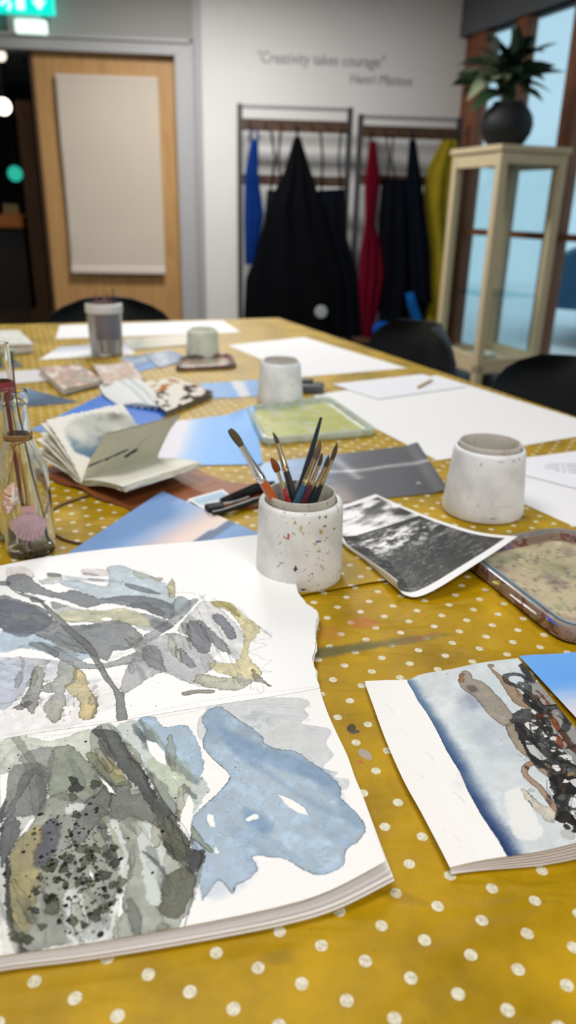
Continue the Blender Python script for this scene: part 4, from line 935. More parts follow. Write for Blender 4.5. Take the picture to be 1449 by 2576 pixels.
W([(262, 560), (320, 570), (335, 640), (285, 690), (290, 740), (262, 815), (232, 832), (195, 790), (192, 752), (240, 705), (200, 700), (190, 672), (250, 635)], (168, 172, 162), 1, .55)
W([(330, 595), (372, 620), (388, 660), (402, 700), (428, 740), (420, 798), (372, 824), (345, 800), (350, 742), (302, 700), (285, 675), (322, 645)], (196, 178, 126), 1, .55)
W([(560, 480), (640, 470), (760, 440), (830, 465), (905, 520), (950, 572), (880, 640), (900, 670), (800, 650), (720, 612), (650, 642), (560, 700), (525, 690), (555, 600), (600, 530)], (176, 180, 182), 1, .4)
W([(780, 430), (860, 330), (900, 300), (960, 330), (1050, 420), (1090, 500), (1000, 590), (930, 560), (860, 470)], (214, 215, 214), .9, .3)
W([(935, 305), (1010, 312), (1080, 370), (1142, 420), (1120, 465), (1092, 500), (1100, 560), (1150, 610), (1130, 645), (1060, 640), (960, 615), (900, 575), (980, 575), (1045, 560), (1072, 480), (1050, 400), (1000, 345), (945, 330)], (212, 200, 150), 1, .4)
W([(930, 302), (1000, 312), (1050, 360), (1050, 375), (990, 335), (940, 325)], (168, 156, 96), .9, .4)
W([(870, 622), (950, 632), (1050, 642), (1112, 652), (1050, 690), (980, 690), (900, 675), (852, 655)], (180, 180, 160), 1, .65)
W([(1110, 600), (1150, 640), (1190, 675), (1150, 660), (1112, 650)], (120, 116, 96), .8, .5)
W([(830, 388), (880, 400), (920, 462), (926, 512), (890, 532), (840, 492), (818, 430)], (120, 122, 132), 1, .5)
W([(952, 356), (992, 380), (1030, 430), (1036, 462), (1005, 466), (965, 412), (932, 380)], (118, 120, 134), 1, .5)
W([(875, 385), (930, 430), (1000, 500), (1005, 545), (960, 512), (895, 445)], (134, 138, 144), 1, .5)
W([(786, 505), (830, 545), (866, 588), (838, 594), (795, 565)], (138, 138, 144), 1, .4)
W([(760, 203), (770, 275), (745, 285), (735, 240)], (206, 196, 148), 1, .5); W([(690, 198), (715, 205), (700, 220), (680, 212)], (200, 196, 160), .9, .4)
W([(775, 285), (832, 298), (835, 340), (780, 365), (748, 355)], (146, 160, 168), 1, .4)
W([(630, 500), (690, 500), (712, 560), (730, 610), (660, 590), (625, 545)], (128, 132, 132), .8, .45)
W([(740, 380), (830, 300), (870, 300), (800, 380), (720, 440), (640, 490), (600, 480)], (160, 164, 166), .9, .3)
W([(210, 173), (265, 180), (266, 193), (215, 190)], (96, 98, 100), .9, .4, rough=.3); W([(552, 222), (645, 245), (702, 268), (698, 274), (620, 262), (560, 240)], (112, 116, 120), .95, .4, rough=.3)
W([(800, 700), (870, 690), (940, 692), (930, 706), (870, 705), (810, 716)], (130, 126, 110), .9, .5, rough=.4); W([(0, 208), (45, 212), (40, 226), (0, 226)], (92, 96, 100), .9, .4, rough=.3)
W([(60, 768), (100, 750), (130, 735), (140, 748), (95, 775)], (96, 98, 100), .8, .3); W([(130, 282), (190, 292), (188, 304), (140, 300)], (84, 88, 90), .9, .4)
W([(945, 545), (985, 525), (1040, 572), (1000, 575), (950, 562)], (247, 247, 246), 1, 0, lift=True); W([(450, 374), (486, 374), (486, 386), (452, 386)], (247, 247, 246), 1, 0, lift=True, rough=.3)
W([(150, 170), (210, 190), (170, 205)], (245, 245, 244), 1, 0, lift=True, rough=.3)
GR = [(104, 108, 112), (120, 124, 126), (140, 146, 150), (150, 160, 168), (96, 100, 106), (168, 168, 150), (186, 184, 160)]
cv.streaks(30, (0, 180, 780, 520), 14, 16, (60, 240), (5, 26), GR, 21, (.25, .7), 224, .8)
cv.streaks(26, (560, 380, 1120, 660), 50, 25, (50, 160), (6, 20), [(150, 150, 152), (176, 178, 178), (196, 190, 160), (120, 122, 128), (206, 204, 196)], 22, (.25, .6), 232, .8)
cv.streaks(22, (60, 560, 440, 820), 100, 25, (40, 120), (6, 18), [(150, 150, 140), (180, 168, 130), (190, 186, 176), (130, 136, 132)], 23, (.25, .6), 232, .9)
cv.streaks(14, (0, 560, 380, 760), 10, 12, (80, 240), (8, 30), [(196, 204, 216), (210, 206, 210), (180, 190, 206)], 24, (.25, .5), 240, .4)
rp = random.Random(3)
def scrib(p0, p1, n, amp, w=.16, dark=.6):
    for i in range(n):
        pts = [(p0[0]+(p1[0]-p0[0])*t+rp.uniform(-amp, amp), p0[1]+(p1[1]-p0[1])*t+rp.uniform(-amp, amp)) for t in [0, .2, .4, .6, .8, 1]]
        cv.line(pts, w, dark)
scrib((600, 480), (900, 275), 4, 9); scrib((470, 560), (760, 400), 3, 10); scrib((880, 280), (1060, 620), 3, 12); scrib((860, 330), (1030, 660), 2, 10); scrib((700, 270), (860, 270), 2, 8)
scrib((640, 540), (880, 680), 2, 8); scrib((930, 285), (1190, 455), 3, 10); scrib((870, 665), (1130, 650), 2, 7); scrib((0, 755), (180, 700), 2, 8); scrib((300, 200), (560, 170), 2, 10); scrib((380, 500), (480, 640), 2, 8); scrib((430, 600), (560, 570), 2, 9); scrib((190, 300), (400, 490), 1, 6)
cv.line([(1050, 330), (1085, 370), (1060, 340), (1100, 385), (1190, 455), (1140, 430), (1195, 460), (1110, 480), (1170, 495), (1095, 525), (1130, 540), (1160, 560), (1195, 560), (1150, 600), (1195, 612), (1120, 610)], .17, .65)
cv.line([(1110, 640), (1100, 690), (1125, 680), (1140, 705), (1160, 690), (1150, 660), (1190, 678)], .17, .6); cv.line([(500, 160), (560, 150), (530, 175), (600, 165), (700, 200), (760, 260), (755, 205)], .15, .5)
cv.line([(0, 893), (120, 870), (230, 850), (480, 822), (700, 780), (900, 738), (1180, 700), (1390, 676)], .3, .25, (150, 148, 150)); 
cv.dots([(693, 660, .35, (60, 60, 60), .9), (686, 760, .5, (70, 66, 60), .8), (575, 760, .4, (80, 80, 78), .7), (735, 772, .3, (90, 90, 90), .8), (850, 640, .3, (90, 90, 90), .7)])
o = slab('upper_page', Pu, .0010, m_paper, ebook, cv.out())
# the sheet below it peeks out at the torn edge
def shiftpts(P, dx, dy, dz):
    P = np.array(P).copy(); P[:, 0] += dx; P[:, 1] += dy; P[:, 2] += dz; return P
for i, (dx, dz) in enumerate(((.0012, -.0022), (-.0015, -.0045), (.0004, -.0068))):
    r2 = deckle(shiftpts(right, dx, -.001, dz), .0016, 3+i, RT); t2 = shiftpts(top, 0, -.0015, dz); b2 = shiftpts(bottom, 0, 0, dz); t2[-1] = r2[0]; b2[-1] = r2[-1]
    slab('page', coons(t2, r2, b2, [t2[0], b2[0]], 90, 160), .0012, m_paper, ebook, None, white=(238, 238, 237))
# lower page
top = catmull(B3([(-230, 1919), (0, 1861), (276, 1818), (511, 1779), (690, 1752), (803, 1732)], .0102), 8, False)
right = catmull(B3([(803, 1732), (824, 1792), (846, 1842), (873, 1899), (893, 1955), (918, 2016), (943, 2090), (970, 2166)], [.0102, .0105, .011, .0115, .012, .013, .0145, .0165]), 8, False)
bottom = catmull(B3([(-230, 2450), (0, 2404), (207, 2375), (442, 2334), (690, 2283), (828, 2240), (970, 2166)], [.010, .010, .0105, .011, .012, .0135, .0165]), 8, False)
Pl = coons(top, right, bottom, [top[0], bottom[0]], 960, 620)
cv = Canvas(Pl[..., 0].ravel()*1000, Pl[..., 1].ravel()*1000, .0112, paper=(242, 240, 238), seed=3); cv.thin = .07; cv.use(0, 1740, 1.449); W = cv.wash
W([(720, 110), (760, 60), (850, 28), (980, 18), (1100, 20), (1130, 42), (1108, 60), (1126, 85), (1100, 112), (1190, 130), (1206, 152), (1188, 188), (1216, 232), (1178, 275), (1232, 295), (1215, 312), (1270, 322), (1262, 360), (1200, 350), (1100, 300), (900, 200), (740, 180)], (204, 207, 208), 1, .05, .4, .35, mott=.15)
for a_ in ([(760, 70), (900, 48), (1125, 50)], [(900, 90), (1000, 85), (1120, 100)], [(1000, 150), (1100, 140), (1200, 150)], [(1050, 220), (1120, 215), (1210, 228)]): cv.stroke(a_, 2.2, (214, 216, 218), .35, .1)
W([(505, 98), (560, 88), (600, 125), (672, 116), (712, 160), (738, 230), (742, 300), (700, 332), (640, 262), (600, 262), (540, 200), (495, 150)], (160, 184, 204), 1, .3, .35)
W([(420, 125), (510, 100), (560, 190), (640, 250), (720, 300), (760, 350), (700, 440), (655, 470), (600, 420), (555, 330), (500, 240), (430, 160)], (190, 200, 196), .9, .2, .9)
W([(560, 230), (680, 250), (700, 340), (640, 380), (600, 400), (540, 300)], (196, 202, 178), .8, .1, 2)
W([(0, 178), (100, 158), (180, 178), (300, 140), (345, 150), (350, 300), (200, 400), (0, 420)], (200, 206, 190), .9, .25)
W([(0, 250), (190, 200), (330, 300), (420, 420), (470, 620), (450, 800), (400, 905), (200, 925), (60, 955), (0, 900)], (204, 206, 202), 1, .2, .8)
# blue block
W([(735, 105), (742, 78), (782, 52), (812, 54), (862, 90), (920, 130), (958, 162), (962, 182), (1010, 205), (1080, 214), (1150, 265), (1200, 305), (1245, 350), (1240, 385), (1290, 440), (1330, 502), (1312, 552), (1262, 588), (1250, 642), (1180, 675), (1100, 650), (1050, 615), (1000, 603), (920, 598), (940, 642), (900, 690), (868, 700), (842, 735), (800, 685), (760, 730), (735, 762), (728, 700), (700, 600), (695, 480), (712, 440), (780, 375), (838, 310), (812, 270), (770, 235), (738, 190), (752, 130)], (164, 185, 203), 1, .55, .25, .8, mott=.35)
W([(790, 120), (870, 150), (960, 200), (1100, 240), (1220, 325), (1240, 385), (1150, 330), (1000, 270), (850, 205)], (134, 160, 187), .8, 0, 3.5)
W([(800, 160), (880, 210), (1000, 300), (1060, 350), (1180, 440), (1280, 470), (1150, 400), (1020, 330), (880, 240)], (140, 164, 190), .75, 0, 3.5)
W([(890, 420), (960, 440), (1000, 490), (960, 520), (900, 470)], (132, 156, 184), .8, 0, 3); W([(1230, 380), (1290, 450), (1325, 505), (1280, 500), (1240, 430)], (142, 168, 190), .8, 0, 2.5)
W([(750, 60), (800, 60), (820, 120), (760, 160)], (148, 172, 194), .7, 0, 3)
W([(700, 600), (900, 600), (930, 660), (850, 730), (740, 750)], (184, 196, 214), .6, 0, 4)
for h in ([(1012, 368), (1062, 388), (1110, 420), (1127, 450), (1080, 436), (1040, 405)], [(755, 438), (778, 446), (785, 488), (764, 484), (752, 460)], [(893, 458), (925, 440), (943, 442), (940, 456), (905, 468)], [(785, 553), (790, 568), (799, 584), (784, 582)], [(928, 598), (960, 600), (1010, 610), (1020, 615), (950, 618)]):
    W(h, (244, 242, 239), 1, 0, .15, .5, lift=True, smooth=False); 
for pl_ in ([(1012, 368), (1062, 388), (1110, 420), (1127, 450)], [(893, 458), (925, 440), (943, 442)], [(755, 438), (752, 462), (764, 486)]): cv.stroke(pl_, .35, (120, 148, 180), .6, 0)
# grey-green rock form
W([(335, 140), (400, 112), (440, 150), (475, 210), (530, 290), (570, 380), (640, 450), (700, 560), (742, 600), (722, 700), (690, 800), (660, 830), (640, 895), (560, 880), (500, 895), (418, 905), (412, 850), (440, 780), (460, 700), (460, 600), (425, 520), (400, 460), (350, 380), (330, 260)], (170, 174, 164), 1, .3, .3)
W([(185, 215), (230, 190), (270, 200), (330, 260), (400, 350), (405, 400), (370, 420), (300, 425), (240, 390), (170, 360)], (146, 152, 138), 1, .4)
W([(30, 285), (110, 250), (180, 290), (160, 400), (130, 440), (60, 450), (15, 420)], (128, 131, 128), 1, .3, .3)
W([(75, 230), (190, 200), (185, 300), (150, 420), (120, 440), (100, 300)], (150, 152, 150), .8, .3)
W([(60, 360), (80, 300), (120, 280), (110, 320), (70, 380), (40, 450), (20, 440)], (118, 122, 124), .8, .5)
W([(150, 400), (240, 360), (320, 400), (385, 420), (410, 480), (380, 520), (440, 640), (430, 720), (385, 800), (330, 830), (280, 905), (200, 920), (120, 945), (60, 950), (30, 800), (20, 640), (60, 540), (120, 470)], (158, 160, 150), 1, .35, .3)
W([(0, 480), (40, 450), (70, 468), (62, 540), (30, 590), (0, 640)], (98, 101, 104), 1, .4); W([(0, 350), (20, 360), (10, 500), (0, 520)], (84, 86, 92), 1, .3)
W([(75, 525), (130, 482), (165, 500), (150, 620), (130, 750), (105, 860), (62, 885), (32, 760), (35, 600)], (186, 164, 118), .9, .2, 1.5)
W([(18, 610), (35, 610), (35, 760), (60, 870), (100, 940), (60, 955), (30, 880), (20, 760)], (74, 76, 70), .95, .4, .4)
W([(155, 480), (205, 455), (222, 520), (185, 600), (140, 640), (120, 600), (145, 540)], (92, 94, 110), .9, .2, 1.6)
W([(300, 400), (345, 370), (385, 330), (410, 330), (400, 420), (350, 480), (280, 560), (260, 520), (280, 440)], (128, 130, 128), 1, .5)
W([(410, 380), (470, 350), (560, 365), (640, 460), (610, 560), (560, 540), (600, 640), (600, 760), (570, 780), (620, 860), (560, 870), (430, 905), (440, 780), (468, 660), (462, 560), (420, 480), (395, 430)], (172, 176, 164), .8, .4)
W([(415, 352), (440, 322), (475, 330), (480, 370), (530, 360), (600, 440), (640, 480), (600, 500), (520, 460), (470, 450), (420, 470), (395, 420)], (134, 138, 132), 1, .45)
W([(335, 143), (360, 130), (420, 140), (445, 175), (485, 235), (530, 290), (560, 360), (605, 430), (665, 500), (705, 570), (740, 585), (742, 612), (710, 640), (650, 575), (600, 495), (555, 430), (500, 345), (440, 275), (400, 215), (375, 165)], (96, 99, 98), 1, .45)
W([(310, 225), (345, 215), (380, 250), (400, 280), (440, 300), (470, 330), (420, 340), (380, 310), (340, 270)], (150, 152, 120), .9, .55); W([(385, 230), (420, 260), (450, 300), (425, 310), (395, 280)], (190, 172, 118), .8, .2, 1)
W([(570, 480), (640, 478), (690, 550), (690, 600), (650, 612), (600, 575), (560, 530)], (98, 98, 84), 1, .35); W([(598, 680), (640, 640), (700, 640), (712, 700), (680, 790), (640, 825), (590, 805), (580, 740)], (110, 111, 98), 1, .35, .4)
W([(700, 580), (745, 575), (735, 620), (712, 660), (690, 640)], (92, 92, 94), .9, .45)
W([(560, 480), (590, 520), (600, 600), (580, 700), (590, 760), (560, 775), (530, 740), (520, 640), (500, 520), (480, 470)], (206, 212, 208), .9, .5, lift=True)
W([(0, 830), (30, 840), (60, 920), (60, 965), (0, 968)], (232, 230, 224), .7, 0, 2, lift=True)
# lifts, paper gaps
for h in ([(415, 455), (440, 500), (462, 580), (455, 640), (430, 660), (405, 600), (395, 540), (370, 500)], [(235, 735), (285, 715), (310, 790), (305, 900), (260, 915), (240, 850)], [(240, 410), (300, 400), (295, 430), (240, 440)]): W(h, (216, 219, 217), .85, 0, .6, 1.5, lift=True)
for h in ([(533, 172), (570, 182), (600, 215), (607, 263), (575, 250), (545, 215)], [(360, 305), (395, 335), (422, 366), (405, 360)], [(690, 368), (706, 405), (688, 528), (655, 490), (660, 440)], [(728, 305), (745, 275), (812, 292), (780, 302)], [(440, 725), (446, 800), (430, 822)], [(320, 630), (350, 690), (338, 692)], [(630, 302), (640, 306), (652, 322), (642, 316)], [(545, 510), (556, 560), (548, 540)], [(70, 520), (110, 460), (125, 455), (95, 500)], [(0, 300), (30, 290), (20, 380), (0, 420)]): W(h, (245, 243, 240), 1, 0, .15, .4, lift=True, smooth=False)
RK_ = [(120, 124, 112), (140, 144, 132), (96, 100, 96), (160, 160, 136), (150, 158, 156), (176, 170, 140), (88, 90, 92), (182, 188, 180)]
cv.streaks(52, (20, 190, 720, 900), 72, 26, (70, 260), (8, 34), RK_, 31, (.2, .55), 224, .8)
cv.streaks(22, (350, 140, 720, 620), 55, 12, (60, 200), (6, 20), [(96, 98, 98), (120, 122, 114), (150, 148, 120), (84, 86, 90)], 32, (.3, .7), 215, .8)
cv.streaks(16, (700, 80, 1300, 700), 38, 14, (120, 340), (14, 40), [(150, 174, 196), (140, 164, 190), (170, 190, 206)], 33, (.12, .3), 205, .0)
for h in ([(440, 725), (446, 800), (430, 822)], [(320, 630), (352, 690), (338, 694)], [(545, 510), (558, 562), (548, 545)], [(360, 303), (395, 333), (424, 368), (400, 360)], [(690, 368), (706, 405), (688, 528), (655, 490), (660, 440)], [(70, 522), (110, 462), (128, 455), (92, 502)]): W(h, (243, 241, 238), 1, 0, .15, .5, lift=True, smooth=False)
rp = random.Random(11)
def blob(x, y, r, col, n=9, el=1.3, ang=None):
    ang = rp.uniform(0, 3.1) if ang is None else ang; pts = []
    for k in range(n):
        a = 2*pi*k/n; q_ = r*rp.uniform(.75, 1.25); u_, v_ = q_*cos(a)*el, q_*sin(a); pts.append((x+u_*cos(ang)-v_*sin(ang), y+u_*sin(ang)*.8+v_*cos(ang)*.8))
    W(pts, col, .9, .35, .2, 1.6, k=4)
for x, y, r in [(275, 345, 22), (265, 320, 15), (345, 332, 20), (265, 380, 16), (300, 570, 26), (330, 590, 22), (400, 590, 24), (415, 620, 22), (385, 660, 22), (175, 640, 18), (190, 620, 22), (130, 720, 20), (190, 770, 32), (180, 745, 20), (370, 790, 26), (350, 810, 20), (265, 830, 18), (275, 445, 14), (280, 690, 14), (240, 700, 12), (330, 690, 16), (230, 640, 18), (440, 690, 22), (410, 700, 18), (310, 610, 20), (145, 670, 12), (120, 790, 16), (150, 850, 14), (60, 890, 24), (100, 905, 22), (420, 560, 12), (355, 570, 16), (250, 600, 18), (210, 680, 14)]:
    blob(x, y, r, rp.choice([(72, 78, 64), (84, 90, 72), (100, 104, 84), (58, 62, 56)]))
dl_ = []
for i in range(330):
    a = rp.gauss(0, 1); b_ = rp.gauss(0, 1); x, y = 275 + 70*a + 12*b_, 620 + 120*b_
    if 60 < x < 470 and 300 < y < 900: dl_.append((x, y, abs(rp.gauss(.45, .45))+.18, rp.choice([(62, 66, 58), (80, 84, 66), (112, 98, 70), (50, 54, 52)]), rp.uniform(.6, .95)))
dl_ += [(312, 177, 1.3, (40, 42, 40), 1), (65, 226, .7, (50, 52, 50), 1), (33, 275, .8, (50, 52, 50), 1), (15, 240, .7, (60, 60, 60), 1), (593, 503, 1.4, (60, 60, 58), 1), (640, 382, .7, (50, 50, 50), 1), (367, 882, 1.7, (38, 40, 40), 1), (556, 655, 1.2, (60, 64, 56), 1), (85, 578, 1.5, (90, 78, 50), 1), (757, 361, .4, (60, 60, 60), 1), (465, 137, .6, (50, 52, 50), 1), (465, 151, .5, (50, 52, 50), 1), (440, 603, 1.4, (40, 42, 42), 1), (858, 270, .4, (70, 80, 100), 1), (15, 658, 1.1, (50, 50, 50), 1), (240, 775, 1.5, (44, 46, 48), 1)]
cv.dots(dl_)
for i in range(5): cv.stroke([(290+i*16, 905-i*2), (315+i*14, 865), (335+i*12, 820)], .8+.3*(i % 2), (140, 146, 144), .5, .1)
def scrib(p0, p1, n, amp, w=.16, dark=.6):
    for i in range(n): cv.line([(p0[0]+(p1[0]-p0[0])*t+rp.uniform(-amp, amp), p0[1]+(p1[1]-p0[1])*t+rp.uniform(-amp, amp)) for t in [0, .2, .4, .6, .8, 1]], w, dark)
scrib((395, 110), (560, 340), 3, 7); scrib((560, 340), (735, 590), 4, 8); scrib((740, 560), (668, 890), 3, 6); scrib((0, 160), (350, 145), 1, 4, .14, .35)
cv.line([(0, 190), (180, 160), (400, 118), (650, 78), (760, 55)], .2, .3)
o = slab('lower_page', Pl, .0009, m_paper, ebook, cv.out(), white=(242, 238, 234))
# page block under the lower page: folded sheets, then the fanned lower ones
for i, (dz, ox, oy, th) in enumerate(((-.0010, -.0025, .0020, .0044), (-.0062, .0030, -.0012, .0024), (-.0090, .0045, -.0034, .0016), (-.0110, .0052, -.0046, .0014))):
    k = np.linspace(0, 1, len(right)); r2 = right.copy(); r2[:, 0] += ox*k; r2[:, 1] += oy*k; r2[:, 2] = np.maximum(right[:, 2]*1.0 + dz, T + .0020 + (.0075, .0040, .0018, 0)[i])
    b2 = bottom.copy(); kb = np.linspace(0, 1, len(bottom)); b2[:, 1] += oy*(.4+.6*kb); b2[:, 0] += ox*kb; sag = .75 if i >= 2 else 1
    zt_ = bottom[:, 2] - T; b2[:, 2] = T + np.maximum(zt_*(1-.0*kb) + dz*(zt_/zt_.max()*.4+.6), .0020+(.0068, .0036, .0018, 0)[i])
    t2 = top.copy(); t2[:, 2] = np.maximum(top[:, 2] + dz*.72, T+.0018+(.007, .0034, .0016, 0)[i]); r2[0] = t2[-1]; b2[-1] = r2[-1]
    slab('page', coons(t2, r2, b2, [t2[0], b2[0]], 140, 110), th, m_paper, ebook, None, white=(236, 231, 228))
# ================================================================== small sketchbook at the right
es = empty('small_sketchbook', tuple(G(1240, 1930, 0)), 'small sketchbook painted with a navy band and tangled black and rust strokes', 'sketchbook')
brx, bry = G(1130, 2180, .004), G(1449, 2122, .013)
top = catmull(B3([(918, 1714), (960, 1711), (1027, 1709), (1060, 1696), (1130, 1684), (1205, 1668), (1303, 1655)], [.003, .003, .004, .004, .005, .006, .007]), 10, False); top = deckle(top, .0006, 5, FW)
top[:, 2] -= 0
left = catmull(B3([(918, 1714), (944, 1786), (973, 1865), (1015, 1960), (1056, 2035), (1097, 2113), (1132, 2182)], .0045), 8, False); left[:, 2] = np.linspace(top[0, 2], left[-1, 2], len(left)); left[0] = top[0]
bottom = catmull(B3([(1132, 2182), (1200, 2166), (1275, 2154), (1360, 2141), (1449, 2120), (1560, 2090), (1660, 2062)], [.0045, .007, .009, .011, .013, .014, .014]), 8, False); bottom[0] = left[-1]
right = catmull([top[-1]] + B3([(1376, 1742), (1449, 1832), (1560, 1950)], [.009, .011, .013]) + [bottom[-1]], 8, False)
Ps = coons(top, right, bottom, left, 520, 640)
U, V = np.meshgrid(np.linspace(0, 1, 520), np.linspace(0, 1, 640)); 
cv = Canvas(Ps[..., 0].ravel()*1000, Ps[..., 1].ravel()*1000, .0085, paper=(241, 239, 236), seed=5); W = cv.wash
cv.use(849, 1600, 2.415)
edgep = [(428, 255), (462, 310), (490, 370), (540, 440), (580, 510), (620, 590), (662, 680), (700, 745), (745, 820), (790, 930), (870, 1080), (935, 1180), (975, 1240), (1002, 1290), (1012, 1312), (1032, 1345)]
W(edgep + [(1160, 1380), (1560, 1300), (1700, 900), (1500, 400), (1110, 60), (700, 110), (425, 200)], (205, 212, 215), 1, 0, .3, .25, mott=.15, smooth=False)
# the navy band: dark at its hard edge, fading to the right
Pe = cv.mm(edgep); Pc = catmull(Pe, 5, False); d_, _ = seg_dist(cv.X, cv.Y, Pc, False)
mid = cv.mm(edgep + [(1200, 1440), (1560, 1300), (1700, 900), (1500, 400), (1110, 60), (420, 200)]); _, ins = seg_dist(cv.X[:], cv.Y[:], mid)
tt = (U.ravel()*0 + V.ravel()); dk = blend([(0, (96, 128, 158)), (.25, (84, 110, 142)), (.6, (56, 82, 122)), (1, (36, 56, 100))], tt)
wid_ = 6.0 + 2.5*tt + 3.5*(cv.n1-.5) + 2.0*(cv.n2-.5) + .8*(cv.n3-.5)
f_ = (1-sst(wid_*.1, wid_*1.9, d_))*ins; f_ = (f_*(.88+.2*cv.n3)).clip(0, 1)[:, None]
cv.c = cv.c*(1-f_) + dk*f_
cv.c[:] = cv.c*(1 - .45*f_*np.exp(-(d_[:, None]/.5)**2))
# warm halo after the band, cloudy greys
for (x, y, r, c_, a_) in ((880, 480, 150, (176, 184, 192), .5), (980, 640, 150, (172, 178, 186), .55), (820, 360, 80, (150, 156, 170), .6), (640, 420, 90, (230, 226, 220), .5), (900, 850, 120, (196, 202, 206), .5), (1000, 300, 120, (188, 198, 204), .5), (1180, 210, 60, (170, 182, 190), .5), (760, 880, 50, (200, 196, 196), .5)):
    W([(x+r*cos(a)*rp.uniform(.7, 1.2), y+r*sin(a)*rp.uniform(.7, 1.2)) for a in np.linspace(0, 5.6, 9)], tuple(np.array(c_)*1.08), a_, 0, 6, 3)
cv.use(1090, 1600, 3.964)
W([(720, 1640), (735, 1570), (790, 1540), (870, 1540), (920, 1640), (1020, 1800), (1090, 1990), (980, 2060), (800, 2000)], (232, 231, 228), .85, 0, 1.2, 1.5, lift=True)
W([(250, 425), (262, 370), (290, 325), (345, 320), (385, 360), (392, 400), (480, 430), (560, 500), (620, 570), (690, 640), (730, 700), (790, 780), (800, 850), (770, 905), (705, 905), (640, 862), (560, 790), (480, 680), (420, 600), (340, 545), (285, 490)], (168, 158, 142), 1, .5, .25, .6)
W([(255, 420), (265, 365), (290, 335), (320, 400), (290, 440)], (190, 124, 92), .8, .4, .6); W([(340, 480), (400, 470), (440, 520), (380, 545)], (106, 92, 78), .7, .1, 1.5)
W([(320, 560), (400, 590), (450, 680), (400, 700), (330, 620)], (150, 152, 168), .5, 0, 3)
W([(545, 268), (600, 265), (612, 285), (585, 300), (640, 345), (700, 395), (800, 470), (900, 600), (1000, 700), (960, 745), (860, 700), (800, 660), (750, 590), (700, 500), (640, 400), (580, 330)], (166, 140, 114), 1, .45, .25, .5)
W([(715, 900), (800, 890), (860, 980), (960, 1150), (1020, 1250), (1180, 1400), (1245, 1440), (1150, 1450), (1020, 1340), (960, 1260), (860, 1170), (790, 1080)], (168, 150, 130), 1, .4, .3, .6)
cv.stroke([(1030, 1290), (950, 1305), (905, 1360), (930, 1430), (1050, 1540), (1130, 1650), (1235, 1790)], 2.6, (160, 128, 104), .85, .5)
W([(870, 1550), (960, 1600), (1060, 1700), (1200, 1790), (1245, 1850), (1150, 1900), (1060, 1830), (970, 1720)], (214, 203, 186), 1, .35)
W([(1000, 440), (1150, 560), (1300, 760), (1440, 950), (1500, 1400), (1300, 1200), (1100, 1000), (1000, 700), (940, 560)], (146, 144, 138), .9, .3, 1)
W([(1010, 540), (1060, 560), (1130, 640), (1165, 700), (1130, 700), (1080, 600)], (160, 78, 44), .9, .4); W([(1010, 795), (1080, 775), (1125, 830), (1090, 862), (1040, 850)], (150, 62, 36), .95, .4)
W([(1150, 780), (1220, 850), (1285, 950), (1380, 1100), (1460, 1200), (1350, 1160), (1250, 1000), (1180, 900)], (146, 76, 44), .95, .4); W([(1190, 1010), (1260, 1040), (1300, 1120), (1230, 1150)], (156, 70, 40), .9, .4)
BK = (50, 49, 48)
W([(770, 860), (790, 800), (850, 745), (960, 740), (1060, 860), (1110, 930), (1105, 980), (1040, 1005), (1100, 1090), (1160, 1140), (1240, 1170), (1340, 1210), (1380, 1300), (1460, 1400), (1480, 1700), (1340, 1650), (1350, 1760), (1423, 1900), (1470, 2000), (1400, 1985), (1320, 1905), (1235, 1905), (1230, 1830), (1250, 1790), (1175, 1655), (1210, 1580), (1150, 1435), (1130, 1380), (1050, 1340), (960, 1250), (900, 1130), (830, 1010), (860, 975), (810, 890)], (66, 65, 64), .95, .3, .15, 1.6, mott=.5)
W([(800, 870), (900, 900), (960, 1080), (1040, 1230), (1200, 1330), (1230, 1400), (1130, 1360), (1000, 1280), (920, 1150), (840, 1000)], BK, .8, .3, .2, 1.2); W([(1150, 1440), (1300, 1420), (1460, 1480), (1480, 1640), (1280, 1620), (1200, 1640)], (34, 33, 34), .9, .3, .2, 1.5)
W([(1240, 1810), (1340, 1800), (1440, 1940), (1400, 1960), (1320, 1905), (1240, 1900)], (54, 46, 38), .9, .4, .2, 1.)
for h, c_ in (([(905, 885), (960, 872), (1060, 940), (1105, 975), (1040, 1010), (950, 945)], (214, 212, 206)), ([(915, 1065), (980, 1090), (1060, 1180), (1120, 1250), (1060, 1262), (960, 1180)], (186, 188, 186)), ([(1265, 1225), (1350, 1215), (1385, 1275), (1320, 1270)], (214, 216, 218)), ([(1310, 1430), (1350, 1405), (1400, 1420), (1330, 1446)], (160, 128, 88)), ([(1065, 1010), (1160, 1010), (1180, 1050), (1090, 1040)], (226, 226, 226)), ([(1145, 1065), (1190, 1070), (1190, 1140), (1155, 1110)], (196, 202, 210)), ([(1100, 1300), (1150, 1310), (1200, 1370), (1150, 1350)], (170, 150, 120)), ([(1350, 1480), (1440, 1470), (1440, 1560), (1390, 1540)], (196, 198, 200)), ([(1100, 800), (1135, 800), (1150, 860), (1120, 850)], (226, 224, 220)), ([(1360, 1660), (1480, 1700), (1480, 1850), (1400, 1800)], (222, 222, 222))):
    W(h, c_, 1, 0, .15, .6, lift=True)
for pts, w_, a_ in (([(1000, 640), (930, 560), (850, 500), (750, 460), (720, 400), (770, 372), (880, 385), (960, 430), (925, 350), (895, 280)], 2.6, .8), ([(900, 290), (940, 350), (975, 400), (960, 440)], 4.5, .75), ([(880, 470), (930, 480), (950, 560), (925, 640), (990, 705), (1100, 735), (1240, 725), (1330, 800), (1340, 870), (1300, 960)], 3.2, .75), ([(1030, 600), (1060, 700), (1090, 780)], 2.2, .6), ([(1180, 1100), (1100, 1040), (1040, 1010), (1060, 960), (1150, 950)], 3.0, .8), ([(1170, 1120), (1100, 1080), (960, 1020)], 2.5, .7), ([(1280, 980), (1390, 1150), (1470, 1240)], 3, .5)):
    cv.stroke(pts, w_, (56, 57, 58), a_, .45, 1.0)
